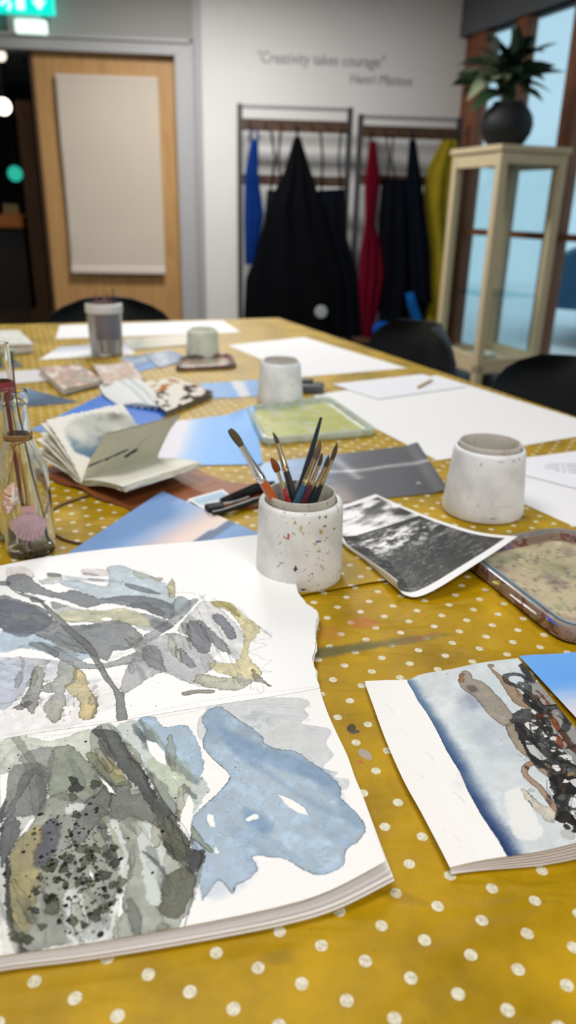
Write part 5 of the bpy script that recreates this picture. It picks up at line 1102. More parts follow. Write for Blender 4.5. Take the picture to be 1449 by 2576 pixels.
cv.streaks(40, (820, 560, 1460, 1900), 58, 24, (90, 300), (8, 34), [(52, 52, 52), (70, 70, 70), (96, 92, 88), (40, 40, 42), (110, 84, 62)], 41, (.3, .85), 175, .8)
rp = random.Random(8)
for i in range(34):
    t_ = rp.random(); x_, y_ = 940 + 420*t_ + rp.uniform(-110, 110), 560 + 1150*t_ + rp.uniform(-110, 110)
    pts = [(x_, y_)]
    an_ = rp.uniform(.2, 1.6)
    for k in range(4): an_ += rp.uniform(-.9, .9); pts.append((pts[-1][0]+rp.uniform(30, 75)*cos(an_), pts[-1][1]+rp.uniform(30, 75)*sin(an_)))
    cv.stroke(pts, rp.choice([.35, .5, .8, 1.4]), rp.choice([(44, 44, 46), (60, 60, 62), (84, 60, 44), (130, 62, 38)]), rp.uniform(.5, .9), .5, .8)
for i in range(12):
    t_ = rp.random(); x_, y_ = 980 + 400*t_ + rp.uniform(-60, 60), 640 + 1000*t_ + rp.uniform(-80, 80); r_ = rp.uniform(8, 26)
    W([(x_+r_*1.5*cos(a)*rp.uniform(.6, 1.2), y_+r_*sin(a)*rp.uniform(.6, 1.2)) for a in np.linspace(0, 5.4, 7)], rp.choice([(208, 206, 202), (226, 226, 226), (186, 190, 194)]), .95, 0, .15, .7, lift=True)
rp = random.Random(8)
for p0_, p1_ in (((820, 520), (1000, 700)), ((900, 900), (1100, 1250)), ((1000, 1100), (1380, 1300)), ((780, 340), (900, 380)), ((1120, 1480), (1160, 1640)), ((1100, 700), (1350, 900)), ((1360, 1660), (1440, 1900)), ((840, 520), (840, 600))):
    for i in range(3): cv.line([(p0_[0]+(p1_[0]-p0_[0])*t+rp.uniform(-22, 22), p0_[1]+(p1_[1]-p0_[1])*t+rp.uniform(-22, 22)) for t in (0, .25, .5, .75, 1)], .16, .6)
cv.dots([(1320, 1950, 2.2, (60, 55, 50), .95), (1310, 1905, .9, (235, 235, 235), .0), (1395, 2000, 1.3, (60, 55, 50), .9), (1325, 2030, 4.2, (205, 196, 178), .6), (975, 1570, 2.4, (204, 204, 200), .6), (930, 1260, 2.4, (206, 208, 208), .5), (147, 342, .5, (80, 80, 90), .9)])
cv.line([(505, 682), (530, 703)], .25, .8, smooth=False); cv.line([(395, 735), (412, 746)], .2, .7, smooth=False); cv.line([(840, 1195), (880, 1225)], .25, .9, smooth=False); cv.line([(860, 1260), (892, 1278)], .2, .8, smooth=False); cv.line([(665, 1038), (690, 1058)], .22, .6, smooth=False)
cv.stroke([(995, 1840), (1040, 1920), (1080, 1985)], .25, (255, 255, 255), 0, 0)
cv.use(849, 1600, 2.415)
for a_, b_, w_ in (((295, 390), (345, 440), .8), ((530, 680), (595, 750), .4), ((700, 935), (780, 1010), .7), ((640, 1150), (760, 1240), .2), ((510, 820), (560, 890), .2), ((380, 540), (430, 580), .2), ((690, 1250), (830, 1300), .2)): cv.stroke([a_, ((a_[0]+b_[0])/2+5, (a_[1]+b_[1])/2-4), b_], w_, (218, 214, 208), .5, 0)
slab('painted_cover', Ps, .0009, m_paper, es, cv.out(), white=(236, 232, 228))
for i in range(5):
    f = (i+1)/5.6; dz = -f
    def low(Pp, k=f):
        Pp = np.array(Pp).copy(); h = Pp[:, 2]-T; Pp[:, 2] = T + np.maximum(h*(1-k), .0012+.0004*(4-i)); return Pp
    t2, r2, b2, l2 = low(top), low(right), low(bottom), low(left); t2[:, 1] -= .003; r2[:, 0] -= .002
    b2[:, 1] -= .0012*i*.4; l2[:, 0] += .0015; l2[-1] = b2[0]; t2[0] = l2[0]; r2[0] = t2[-1]; r2[-1] = b2[-1]
    slab('page', coons(t2, r2, b2, l2, 80, 60), .0011, m_paper, es, None, white=(232, 226, 225))
# ================================================================== plastic water pots
def potmat(name, base, specks, dens=.62, tint2=None, nsc=1.0):
    M = mat(name, base, .45, .45, bump=.1, bscale=300); nt = M.node_tree; N = nt.nodes; L = nt.links
    tc = N.new('ShaderNodeTexCoord'); col = None
    n0 = N.new('ShaderNodeTexNoise'); n0.inputs['Scale'].default_value = 25; n0.inputs['Detail'].default_value = 6; L.new(tc.outputs['Object'], n0.inputs['Vector'])
    c0 = N.new('ShaderNodeValToRGB'); c0.color_ramp.elements[0].color = tuple(lin(np.array(base)*.88))+(1,); c0.color_ramp.elements[1].color = tuple(lin(np.array(base)))+(1,); c0.color_ramp.elements[0].position = .3; c0.color_ramp.elements[1].position = .6; L.new(n0.outputs[0], c0.inputs[0]); col = c0.outputs[0]
    for i, (c, sc, th) in enumerate(specks):
        n = N.new('ShaderNodeTexNoise'); n.inputs['Scale'].default_value = sc; n.inputs['Detail'].default_value = 3; n.inputs['Roughness'].default_value = .7; n.inputs['Distortion'].default_value = .8
        mp = N.new('ShaderNodeMapping'); mp.inputs['Location'].default_value = (3.1*i, 1.7*i, .9*i); mp.inputs['Scale'].default_value = (1, 1, .8); L.new(tc.outputs['Object'], mp.inputs[0]); L.new(mp.outputs[0], n.inputs['Vector'])
        r = N.new('ShaderNodeMapRange'); r.inputs[1].default_value = th; r.inputs[2].default_value = th+.035; L.new(n.outputs[0], r.inputs[0])
        x = N.new('ShaderNodeMixRGB'); L.new(r.outputs[0], x.inputs[0]); L.new(col, x.inputs[1]); x.inputs[2].default_value = tuple(lin(c))+(1,); col = x.outputs[0]
    L.new(col, N['Principled BSDF'].inputs['Base Color']); return M
def splats(e, C, prof, items):
    """flat dried splashes of paint on the wall of a pot: (degrees, height, size mm, colour name)"""
    for k, (dg, h, w_, hh, c) in enumerate(items):
        r = np.interp(h, [p[1] for p in prof], [p[0] for p in prof]) + .0002; q = MB(); n = 12; vs = []
        a0 = radians(dg); rr = random.Random(k*7+3)
        cv_ = None
        for i in range(n):
            a = 2*pi*i/n; s_ = rr.uniform(.45, 1.25); du = w_*s_*cos(a)*.001; dv = hh*s_*sin(a)*.001
            rz_ = np.interp(h+dv, [p[1] for p in prof], [p[0] for p in prof]) + .00025
            vs.append(q.bm.verts.new((C[0]+rz_*cos(a0+du/r), C[1]+rz_*sin(a0+du/r), C[2]+h+dv)))
        q.bm.faces.new(vs); bmesh.ops.triangulate(q.bm, faces=q.bm.faces[:])
        q.build('paint_splash', mat('dried_paint_%d_%d_%d' % c, c, .6), e)
def pot(name, lab, front, rb, rs, rn, hs, h, M, Mi, cat='pot', grp=None, z0=.0006):
    F = G(front[0], front[1], 0); d = np.array([F[0], F[1]]); d = d/np.linalg.norm(d); C = np.array([F[0]+d[0]*rb, F[1]+d[1]*rb, T+z0])
    e = empty(name, tuple(C), lab, cat, grp)
    prof = [(rb*.2, .001), (rb-.006, .0), (rb-.001, .002), (rb, .006)] + [(rb+(rs+.0015-rb)*t, .006+(hs-.010)*t) for t in np.linspace(.1, 1, 8)] + [(rs, hs-.001), (rs-.0025, hs+.0003)]
    pr2 = prof + [(rn+.003, hs), (rn+.0015, hs-.0005)]
    MB().lathe(pr2 + [(rn+.001, hs-.004)], C, 96).build('pot_body', M, e, smooth=True)
    MB().lathe([(rn-.0002, hs-.006), (rn, hs+.001), (rn, h-.0012), (rn-.0008, h), (rn-.0022, h), (rn-.003, h-.0015), (rn-.0035, hs-.008), (rn-.004, .05), (rn-.006, .010), (rn-.010, .006), (.0005, .005)], C, 96).build('inner_beaker', Mi, e, smooth=True)
    return e, C, prof
mp_a = potmat('stained_white_plastic', (240, 240, 238), [((140, 134, 124), 150, .645), ((70, 72, 74), 260, .66), ((176, 168, 134), 90, .65), ((110, 138, 122), 120, .68)])
mi_a = potmat('stained_inner_plastic', (196, 192, 180), [((110, 96, 84), 110, .60), ((110, 70, 110), 90, .68), ((120, 104, 60), 140, .66), ((60, 70, 60), 200, .68)])
mp_b = potmat('clean_white_plastic', (246, 247, 250), [((214, 212, 222), 60, .72), ((150, 150, 154), 240, .67)])
mi_b = potmat('speckled_inner_plastic', (206, 200, 190), [((196, 120, 60), 120, .68), ((70, 84, 150), 150, .71), ((180, 160, 150), 60, .60), ((190, 120, 150), 100, .72)])
pe, PC, pprof = pot('brush_pot', 'paint-splashed white plastic pot holding brushes, behind the large sketchbook', (750, 1497), .0484, .0440, .0378, .0915, .0993, mp_a, mi_a)
splats(pe, PC, pprof, [(-112, .066, 1.6, 4.2, (206, 62, 60)), (-72, .060, 3.8, 1.5, (70, 110, 180)), (-69, .070, 2.2, 3.2, (196, 160, 96)), (-64, .076, 2.6, 1.2, (92, 140, 100)), (-85, .082, 1.6, .8, (130, 130, 130)), (-80, .024, 1.5, 1.0, (70, 70, 74)), (-77, .058, 3.0, 2.0, (196, 190, 150)), (-101, .030, 2.0, 3.5, (92, 40, 88)), (-62, .086, 1.6, 1.5, (90, 92, 94)),
    (-71, .087, 1.4, 2.2, (90, 150, 112)), (-96, .075, 2.2, 5.5, (206, 202, 160)), (-104, .082, 1.8, 2.0, (196, 190, 140)), (-74, .034, .8, .8, (60, 60, 70)), (-92, .070, 1.2, .5, (60, 60, 64)), (-58, .044, 3, .4, (110, 104, 96)), (-84, .050, .6, .6, (40, 40, 44)), (-90, .002+.004, 2.6, 1.4, (50, 46, 46)), (-88, .046, .9, .9, (80, 160, 120))])
p2, PC2, pprof2 = pot('water_pot', 'clean white plastic pot nearest the right edge beside the printed handout', (1207, 1322), .0550, .0457, .0408, .0925, .0990, mp_b, mi_b, grp='white water pots')
splats(p2, PC2, pprof2, [(-70, .086, 4.2, 2.2, (214, 196, 216)), (-92, .086, 5, 1.2, (216, 196, 206)), (-122, .080, 1.6, 2.2, (216, 190, 170)), (-58, .087, .9, 1.6, (120, 120, 170)), (-66, .072, .8, .8, (130, 130, 130)), (-100, .028, 1.2, .6, (130, 130, 130)), (-118, .026, 2.4, 2.0, (220, 204, 196)), (-95, .008+.002, 5, 1.6, (178, 178, 180)), (-80, .026, 9, .4, (190, 190, 190))])
pot('water_pot', 'blurred white plastic pot between the yellow palette and the white sheets', (704, 1026), .0490, .0400, .0355, .0860, .0910, mp_b, mi_b, grp='white water pots')
mp_c = potmat('greenish_white_plastic', (232, 236, 218), [((180, 190, 170), 50, .64)])
pot('water_pot', 'pale greenish plastic cup standing behind the round brown palette', (511, 905), .0455, .0400, .0340, .072, .076, mp_c, mp_c, grp='white water pots')
# ================================================================== brushes in the pot
def brush(name, lab, tip, rim, dY, parts, M_h, M_f, M_b, tipdY=None, reverse=False, flat=False):
    """tip, rim: pixels. parts: hair length, ferrule length, radii (hair, ferrule top, ferrule bottom, handle belly) in mm"""
    Yc = PC[1] + dY; tp = onY(tip[0], tip[1], Yc + (tipdY or 0)); rm = onY(rim[0], rim[1], Yc)
    d = (rm-tp); d = d/np.linalg.norm(d); tvec = (T+.0075 + .001 - tp[2])/d[2]
    # lowest point: stop on the beaker floor or on its wall
    t = 0; end = tp
    for k in range(2000):
        p = tp + d*(k*.0002)
        if p[2] < PC[2]+.0075 or (p[2] < PC[2]+.09 and math.hypot(p[0]-PC[0], p[1]-PC[1]) > .0305): break
        end = p
    Ltot = np.linalg.norm(end-tp); hair, fer, r0, r1, r2, r3 = [v*.001 for v in parts]
    e = empty(name, tuple(end), lab, 'paintbrush', 'paintbrushes in the white pot')
    at = lambda s_: tp + d*s_
    fl = (1.0, .45) if flat else (1, 1); side = np.cross(d, np.array([0, 1, 0])); kw = dict(flat=tuple(side))
    if reverse:
        n = 12; q = MB(); q.tube([at(Ltot*i/n) for i in range(n+1)], [max(.0009, r3*min(1, .28+1.1*(i/n)**.8)) for i in range(n+1)], 14, **kw); q.build('handle', M_h, e, smooth=True); return e
    q = MB(); n = 10; pr = []
    for i in range(n+1):
        u = i/n
        if flat: w = r0*(.75+.45*sin(pi*min(1, u*.9+.05))) if u > .04 else r0*.6
        else: w = r0*(sin(pi*.5*min(1, u*1.25+.06)))**.9 * (1.15-.30*u)
        pr.append((max(w, .0002)*fl[0], max(w, .0002)*fl[1]))
    bend = side*.0012
    q.tube([at(hair*i/n) - bend*(1-i/n)**2*1.5 for i in range(n+1)], pr, 16, **kw); q.build('bristles', M_b, e, smooth=True)
    q = MB(); q.tube([at(hair-.001), at(hair+fer*.30), at(hair+fer*.80), at(hair+fer*.82), at(hair+fer*.85), at(hair+fer*.88), at(hair+fer*.91), at(hair+fer*.94), at(hair+fer)], [(r1*fl[0]*1.02, r1*(.62 if flat else 1)), (r1*1.03*fl[0], r1*(.8 if flat else 1.03)), (r2, r2), (r2*1.12, r2*1.12), (r2*.98, r2*.98), (r2*1.12, r2*1.12), (r2*.98, r2*.98), (r2*1.1, r2*1.1), (r2*.98, r2*.98)], 18, **kw); q.build('ferrule', M_f, e, smooth=True)
    q = MB(); s0_ = hair+fer-.002; Lh = Ltot-s0_; n = 12
    q.tube([at(s0_+Lh*i/n) for i in range(n+1)], [r2*.96 + (r3-r2*.96)*sin(pi*min(1, .5*i/n*2.2)) if i/n < .45 else r3*(1-.45*(i/n-.45)) for i in range(n+1)], 16, **kw); q.build('handle', M_h, e, smooth=True)
    return e
m_fer = mat('silver_ferrule', (216, 216, 218), .22, .5, 1.0); m_gold = mat('gold_ferrule', (206, 186, 146), .28, .5, 1.0)
def hairm(n, c): return mat(n, c, .8, .3, noise=.45, nscale=900, bump=.6, bscale=2200)
brush('paintbrush', 'flat brush with orange handle and long silver ferrule leaning out left', (581, 1078), (682, 1246), -.012, (22, 44, 3.6, 3.6, 4.6, 6.2), mat('orange_lacquer', (196, 92, 26), .25, .5, noise=.15, nscale=60, coat=.5), m_fer, hairm('olive_bristle', (112, 102, 74)), flat=True, tipdY=.0)
brush('paintbrush', 'small round ginger mop brush with a red handle end', (686, 1150), (720, 1248), -.020, (16, 20, 4.2, 1.9, 2.0, 2.6), mat('red_lacquer', (196, 28, 44), .3, .5, coat=.4), m_gold, hairm('ginger_hair', (150, 82, 38)))
brush('paintbrush', 'round brush with a black handle and soft pointed dark tip, in the middle', (690, 1086), (738, 1246), -.002, (14, 30, 2.4, 2.6, 3.6, 4.6), mat('black_lacquer', (30, 32, 32), .3, .5, coat=.4), m_gold, hairm('mauve_hair', (104, 84, 78)), tipdY=.02)
brush('paintbrush', 'dark blue brush standing handle up, the tallest in the pot', (808, 1050), (755, 1235), .010, (10, 10, 2, 2, 2, 5.2), mat('petrol_blue_lacquer', (24, 50, 66), .3, .5, coat=.4), m_fer, None, reverse=True)
brush('paintbrush', 'thick round brush with a worn blue handle and brown hair', (810, 1110), (756, 1245), -.014, (20, 30, 3.6, 3.0, 3.5, 5.0), mat('blue_lacquer', (56, 104, 140), .35, .5, noise=.35, nscale=120, coat=.3), m_gold, hairm('brown_grey_hair', (128, 104, 88)))
brush('paintbrush', 'small round brush with a maroon handle and golden brown tip', (814, 1140), (772, 1246), -.019, (14, 22, 2.4, 1.9, 2.3, 3.9), mat('maroon_lacquer', (98, 22, 40), .3, .5, coat=.4), m_gold, hairm('golden_brown_hair', (96, 72, 34)))
brush('paintbrush', 'round brush with a dark green handle and grey green tip', (831, 1146), (786, 1244), -.010, (13, 24, 2.6, 2.0, 2.4, 3.8), mat('dark_green_lacquer', (20, 52, 46), .3, .5, coat=.4), m_gold, hairm('grey_green_hair', (84, 84, 72)))
brush('paintbrush', 'round brush with a slate black handle, farthest right in the pot', (852, 1115), (800, 1240), .000, (19, 30, 2.8, 2.2, 2.6, 4.0), mat('slate_lacquer', (36, 44, 52), .3, .5, coat=.4), m_gold, hairm('taupe_hair', (98, 82, 72)))
# ================================================================== glass bottle with twine and shells
gm = bpy.data.materials.new('clear_bottle_glass'); gm.use_nodes = True; gb = gm.node_tree.nodes['Principled BSDF']
gb.inputs['Transmission Weight'].default_value = 1; gb.inputs['Roughness'].default_value = .02; gb.inputs['IOR'].default_value = 1.45; gb.inputs['Base Color'].default_value = (.95, .97, .96, 1)
F = G(84, 1413, 0); d2 = np.array([F[0], F[1], 0]); d2 /= np.linalg.norm(d2); BC = np.array([F[0], F[1], 0]) + d2*.0285; BC[2] = T+.0006
be = empty('glass_bottle', tuple(BC), 'clear glass bottle with twine round its neck at the left edge', 'bottle')
outp = [(.0005, .0), (.022, .0), (.0265, .002), (.0282, .006), (.0284, .05), (.0280, .095), (.0262, .108), (.0215, .122), (.0165, .134), (.0140, .146), (.0132, .165), (.0128, .176), (.0150, .178), (.0150, .190), (.0142, .192)]
inp = [(max(r-.0022, .0004), z) for r, z in outp[::-1]]; inp = [(.0120, .192)] + [(max(r-.0022, .0004), max(z, .006)) for r, z in outp[::-1][2:]]
inp[-1] = (.0005, .006); inp[-2] = (.019, .006)
MB().lathe(outp + inp, BC, 64).build('glass_body', gm, be, smooth=True)
m_tw = mat('jute_twine', (168, 128, 76), .9, .2, noise=.3, nscale=400, bump=.6, bscale=900)
q = MB()
for k in range(3): q.tube([BC + np.array([.0145*cos(a), .0145*sin(a), .139+k*.0022+.0006*sin(3*a)]) for a in np.linspace(0, 2*pi, 30)], .0011, 8)
camd = -d2
def onb(x, y, dr=.030): return onY(x, y, BC[1]) + camd*dr
kn = onb(32, 1108, .017)
for pth in ([(32, 1108), (30, 1140), (24, 1170), (18, 1196)], [(32, 1108), (42, 1130), (52, 1170), (60, 1210), (66, 1250)], [(32, 1108), (48, 1135), (58, 1180), (64, 1215), (68, 1252)], [(32, 1108), (50, 1100), (70, 1085)]):
    P_ = catmull(np.array([onb(x, y, .017 + .014*min(1, i*.55)) for i, (x, y) in enumerate(pth)]), 6, False); q.tube(P_, .0009, 8)
q.lathe([(0, .003), (.003, .0015), (.0035, 0), (.003, -.0015), (0, -.003)], kn, 10)
q.build('twine', m_tw, be, smooth=True)
# scallop
def scallop(cx, top_y, bot_y, half, lab):
    c_t = onb(cx, top_y, .0315); c_b = onb(cx+6, bot_y, .033); ax = Vector(c_b-c_t); Ls = ax.length; ax.normalize(); fr = Vector(camd); sd_ = ax.cross(fr).normalized(); fr = sd_.cross(ax).normalized()
    e = empty('scallop_shell', tuple(c_b), lab, 'shell'); q = MB(); nr, na = 14, 67; rows = []; bks = []
    O = Vector(c_t) + ax*.0015
    for i in range(nr):
        r = i/(nr-1); a_, b_ = [], []
        for j in range(na):
            th = -1.15 + 2.3*j/(na-1); rib = cos(j*2*pi/6.0); R_ = Ls*.93*r*(1-.10*abs(th/1.15)**3) * (1+.012*rib*r)
            wv = R_*sin(th)*.62; lv = R_*cos(th)
            dome = .0062*sin(pi*min(1, r*.95+.08))*(1-(th/1.35)**2)**.7 + .0007*rib*r
            p = O + sd_*wv + ax*lv + fr*dome; a_.append(q.bm.verts.new(p)); b_.append(q.bm.verts.new(p - fr*.0008))
        rows.append(a_); bks.append(b_)
    for i in range(nr-1):
        for j in range(na-1):
            q.bm.faces.new((rows[i][j], rows[i][j+1], rows[i+1][j+1], rows[i+1][j])); q.bm.faces.new((bks[i][j], bks[i+1][j], bks[i+1][j+1], bks[i][j+1]))
    for j in range(na-1): q.bm.faces.new((rows[-1][j], rows[-1][j+1], bks[-1][j+1], bks[-1][j]))
    M = mat('pinkish_shell', (200, 168, 176), .5, .4, noise=.2, nscale=120)
    q.build('ribbed_valve', M, e, smooth=True)
    q = MB(); v = [q.bm.verts.new(Vector(c_t) + sd_*a + ax*b + fr*c) for a, b, c in ((-.0085, -.002, .001), (.0085, -.002, .001), (.0065, .0065, .003), (0, .004, .0045), (-.0065, .0065, .003))]; q.bm.faces.new(v); bmesh.ops.solidify(q.bm, geom=q.bm.faces[:], thickness=.001)
    q.build('hinge_ears', mat('shell_ears', (196, 150, 146), .5), e)
scallop(67, 1252, 1336, 35, 'pinkish scallop shell tied to the front of the glass bottle')
# whelk
a_, b_ = onb(31, 1192, .032), onb(16, 1268, .032)
e = empty('whelk_shell', tuple(b_), 'small peach and white whelk shell hanging left of the scallop', 'shell')
n = 18; q = MB(); ax = Vector(b_-a_); q.tube([Vector(a_)+ax*(i/(n-1)) + Vector((.0006*sin(i*2.1), 0, 0)) for i in range(n)], [.0006+.0078*(sin(pi*min(1, (i/(n-1))**1.0*.93+.03)))**.8*(1+.10*cos(i*2.6)) for i in range(n)], 20); q.build('spire', potmat('peach_shell', (222, 176, 150), [((150, 120, 110), 200, .6), ((236, 226, 216), 120, .55)]), e, smooth=True)
q = MB(); fr = Vector(camd); q.tube([Vector(a_)+ax*t + fr*.0062*sin(pi*t)**.6 + Vector((.003*sin(pi*t)*s_, 0, 0)) for t, s_ in ((.08, 0), (.25, .7), (.45, 1), (.62, .6), (.72, 0))], [.0008, .0018, .002, .0016, .0008], 8); q.build('aperture_lip', mat('white_shell_lip', (232, 226, 218), .4), e, smooth=True)
q = MB(); q.tube([Vector(a_)+ax*t + fr*.0068*sin(pi*t)**.6 + Vector((-.0012, 0, 0)) for t in (.14, .3, .45, .58)], [.0006, .0015, .0016, .0006], 8); q.build('aperture', mat('dark_shell_opening', (70, 46, 40), .6), e, smooth=True)
# reddish stick inside, small dry stems beside it
def inb(x, y, dr=0.0): return onY(x, y, BC[1]) + camd*dr
P_ = catmull(np.array([inb(14, 985, 0), inb(28, 1080, .0), inb(46, 1200, .002), inb(60, 1290, .004), inb(76, 1372, .004)]), 6, False)
tag(MB().tube(P_, list(np.linspace(.0024, .0021, len(P_))), 12).build('stick', mat('reddish_stick', (142, 62, 56), .6, .3, noise=.25, nscale=150), None, smooth=True), 'slim reddish brown stick standing inside the glass bottle', 'stick')
for i, pth in enumerate(([(30, 885), (36, 960), (44, 1020), (58, 1090), (80, 1190), (108, 1290), (120, 1362)], [(24, 1000), (40, 1080), (56, 1180), (66, 1280), (62, 1376)])):
    P_ = catmull(np.array([inb(x, y, -.004) for x, y in pth]), 6, False); P_[:, 2] = np.maximum(P_[:, 2], T+.009)
    tag(MB().tube(P_, .0011 if i == 0 else .0006, 6).build('dry_stem', mat('grey_dry_stem', (98, 88, 78), .8), None, smooth=True), ['thin grey dry stem inside the bottle, bending to the right', 'thin grey dry stem inside the bottle, just beside the reddish stick'][i], 'stem', 'dry stems in the bottle')
# second tall bottle neck behind with a dark red label band
F = onY(12, 1024, .86); BD = np.array([F[0], F[1], T+.0006])
e = empty('glass_bottle', tuple(BD), 'second clear bottle behind the first with a red band, cut by the left edge', 'bottle')
op2 = [(.0005, 0), (.024, 0), (.027, .004), (.027, .10), (.022, .122), (.014, .145), (.0125, .20), (.0125, .235)]; ip2 = [(.011, .235), (.011, .20), (.0125, .145), (.0205, .122), (.0255, .10), (.0255, .006), (.0005, .005)]
MB().lathe(op2 + ip2, BD, 48).build('glass_body', gm, e, smooth=True)
MB().lathe([(.0129, .172), (.0132, .173), (.0132, .192), (.0129, .193)], BD, 40).build('red_band', mat('dark_red_band', (150, 50, 52), .5), e, smooth=True)
# ================================================================== leather sketchbook
S0, S1 = G(210, 1218, .010), G(395, 1162, .010); sv = (S1-S0)/np.linalg.norm(S1-S0); SLn = .138; pv = np.array([-sv[1], sv[0], 0]); up = np.array([0, 0, 1.])
el_ = empty('leather_sketchbook', tuple(np.array([(S0[0]+S1[0])/2, (S0[1]+S1[1])/2, T])), 'open leather bound sketchbook with torn cream pages and a blue wash', 'sketchbook')
def leafpg(name, phi0, phi1, w, zb, off, painter=None, nx=26, ny=34, seed=0, lat=0, length=SLn, white=(236, 234, 222), t=.0006):
    """page hinged on the spine; phi measured from the left table side; curve from phi0 at the spine to phi1 at the free edge"""
    P = np.zeros((ny, nx, 3)); k = NZ[seed % 8].fbm(np.arange(ny)*.35, np.zeros(ny)+seed, 3)-.5; k2 = NZ[(seed+3) % 8].fbm(np.arange(nx)*.3, np.zeros(nx)+seed*1.7, 3)-.5
    for i in range(ny):
        b_ = i/(ny-1); p = S0*0 + np.array([S0[0], S0[1], T+zb]) + pv*off + sv*(length*b_ - .002); ww = w + k[i]*.0045
        for j in range(nx):
            P[i, j] = p + sv*(k2[j]*.004*(1-2*b_) + lat*j/(nx-1)); a = phi0 + (phi1-phi0)*j/(nx-1); p = p + (pv*cos(a) + up*sin(a))*(ww/(nx-1))
    U, V = np.meshgrid(np.linspace(0, 1, nx), np.linspace(0, 1, ny))
    P[..., 2] = np.maximum(P[..., 2], T+.002)
    return slab(name, P, t, m_paper, el_, painter(U.ravel(), V.ravel()) if painter else None, white=white, both=True)
def lpage(U, V):
    n = NZ[2].fbm(U*4, V*4, 4); n2 = NZ[5].fbm(U*12, V*12, 3); c = np.ones((len(U), 3))*np.array([236, 234, 224])
    m_ = sst(.0, .05, .30 - np.hypot((U-.52)/1.15, (V-.56)/1.35)*.75 + .14*(n-.5) + .03*(n2-.5))
    low_ = sst(.0, .2, .62-V+.25*(n-.5)) ; blue = blend([(0, (70, 104, 132)), (.5, (104, 134, 156)), (1, (150, 160, 162))], np.clip(n*1.6-.2, 0, 1)); grey = blend([(0, (120, 118, 110)), (.4, (186, 188, 182)), (1, (216, 216, 208))], np.clip(n*1.6-.2, 0, 1))
    mx = sst(.30, .55, U*.75 + (V-.2)*.35 + .15*(n-.5))[:, None]; w_ = blue*(1-mx) + grey*mx
    d = np.exp(-(((U-.80)/.08)**2+((V-.80)/.10)**2))[:, None]*.7; w_ = w_*(1-d) + d*np.array([112, 110, 100])
    return c*(1-m_[:, None]) + w_*m_[:, None]
def spage(U, V):
    c = np.ones((len(U), 3))*np.array([226, 223, 200]) - 10*NZ[1].fbm(U*6, V*6, 3)[:, None]
    e_ = sst(.93, 1.0, U)[:, None]; c = c*(1-.12*e_)
    def seg(u0, v0, u1, v1, w): 
        t = np.clip(((U-u0)*(u1-u0)+(V-v0)*(v1-v0))/((u1-u0)**2+(v1-v0)**2), 0, 1); return np.hypot(U-u0-t*(u1-u0), V-v0-t*(v1-v0)) < w
    n = NZ[3].fbm(U*20, V*20, 2)*.02
    m_ = seg(.30, .02, .34, .16, .012+n) | seg(.34, .22, .42, .46, .013+n) | seg(.28, .50, .36, .60, .024+n)
    c[m_] = (58, 62, 68); m2 = seg(.36, .60, .55, .64, .006) | seg(.55, .64, .60, .74, .006); c[m2] = (150, 152, 144); return c
# leather cover
cov = MB()
def strip(name, offs, z_, l0, l1, M, w0=None):
    P = np.zeros((30, len(offs), 3))
    for i in range(30):
        for j, (o_, zz) in enumerate(zip(offs, z_)): P[i, j] = np.array([S0[0], S0[1], T+zz]) + pv*o_ + sv*(l0+(l1-l0)*i/29 + .003*sin(j*.6))
    return slab(name, P, .0022, M, el_, None, white=(150, 88, 48))
m_lea = woodmat('tan_leather', (116, 62, 28), (142, 80, 38), (4, 4, 4), .55, .4)
of = np.linspace(.118, -.125, 28); zz = [.0035 + .002*abs(sin(o_*30)) + (.004*np.exp(-(o_/.02)**2)) for o_ in of]
strip('leather_cover', of, zz, -.008, SLn+.012, m_lea)
# the cover's long flap, running out to the right behind the brush pot
fl = [G(x, y, 0) for x, y in ((432, 1172), (560, 1215), (660, 1228), (700, 1252), (640, 1282), (560, 1283), (470, 1290), (330, 1287))]
bq = catmull(np.array(fl), 5); bq = [tuple(p[:2]) for p in bq]
MB().prism(bq, T+.0022, T+.0044).build('leather_flap', m_lea, el_)
# left block: fan of pages
lab_angles = [(8, 2), (12, 5), (16, 9), (22, 13), (27, 18), (32, 23), (37, 28), (42, 33)]
for i, (a0, a1) in enumerate(lab_angles):
    top_ = i == len(lab_angles)-1
    leafpg('page', radians(a0+10), radians(a1), .118-.001*i, .0085+.0008*i, .0015*(8-i)*.15, lpage if top_ else None, 110 if top_ else 24, 140 if top_ else 30, seed=i, white=(226-6*(i % 2), 224-6*(i % 2), 212-6*(i % 2)), t=.0011, lat=.004*(i % 3))
# page standing up
leafpg('page', radians(112), radians(132), .094, .015, -.001, spage, 110, 130, seed=3, t=.0008, white=(226, 223, 200), lat=.010)
# right block
for i in range(7):
    leafpg('page', radians(158+i*1.2), radians(181-i*.7), .104-.001*i, .0075+.0017*i, -.002, None, 24, 30, seed=i+2, white=(226-4*(i % 2), 225-4*(i % 2), 212-4*(i % 2)), t=.0013, lat=-.005+.003*(i % 3))
P_ = catmull(np.array([G(250, 1238, .003), G(205, 1252, .0025), (G(150, 1272, .002)), G(118, 1300, .002), G(130, 1335, .002), G(165, 1358, .002), G(215, 1368, .002), G(262, 1362, .002)]), 8, False)
MB().tube(P_, [(.0022, .001)]*len(P_), 8, flat=(0, 1, 0)).build('leather_cord', mat('dark_leather_cord', (72, 42, 32), .6, .4), el_, smooth=True)
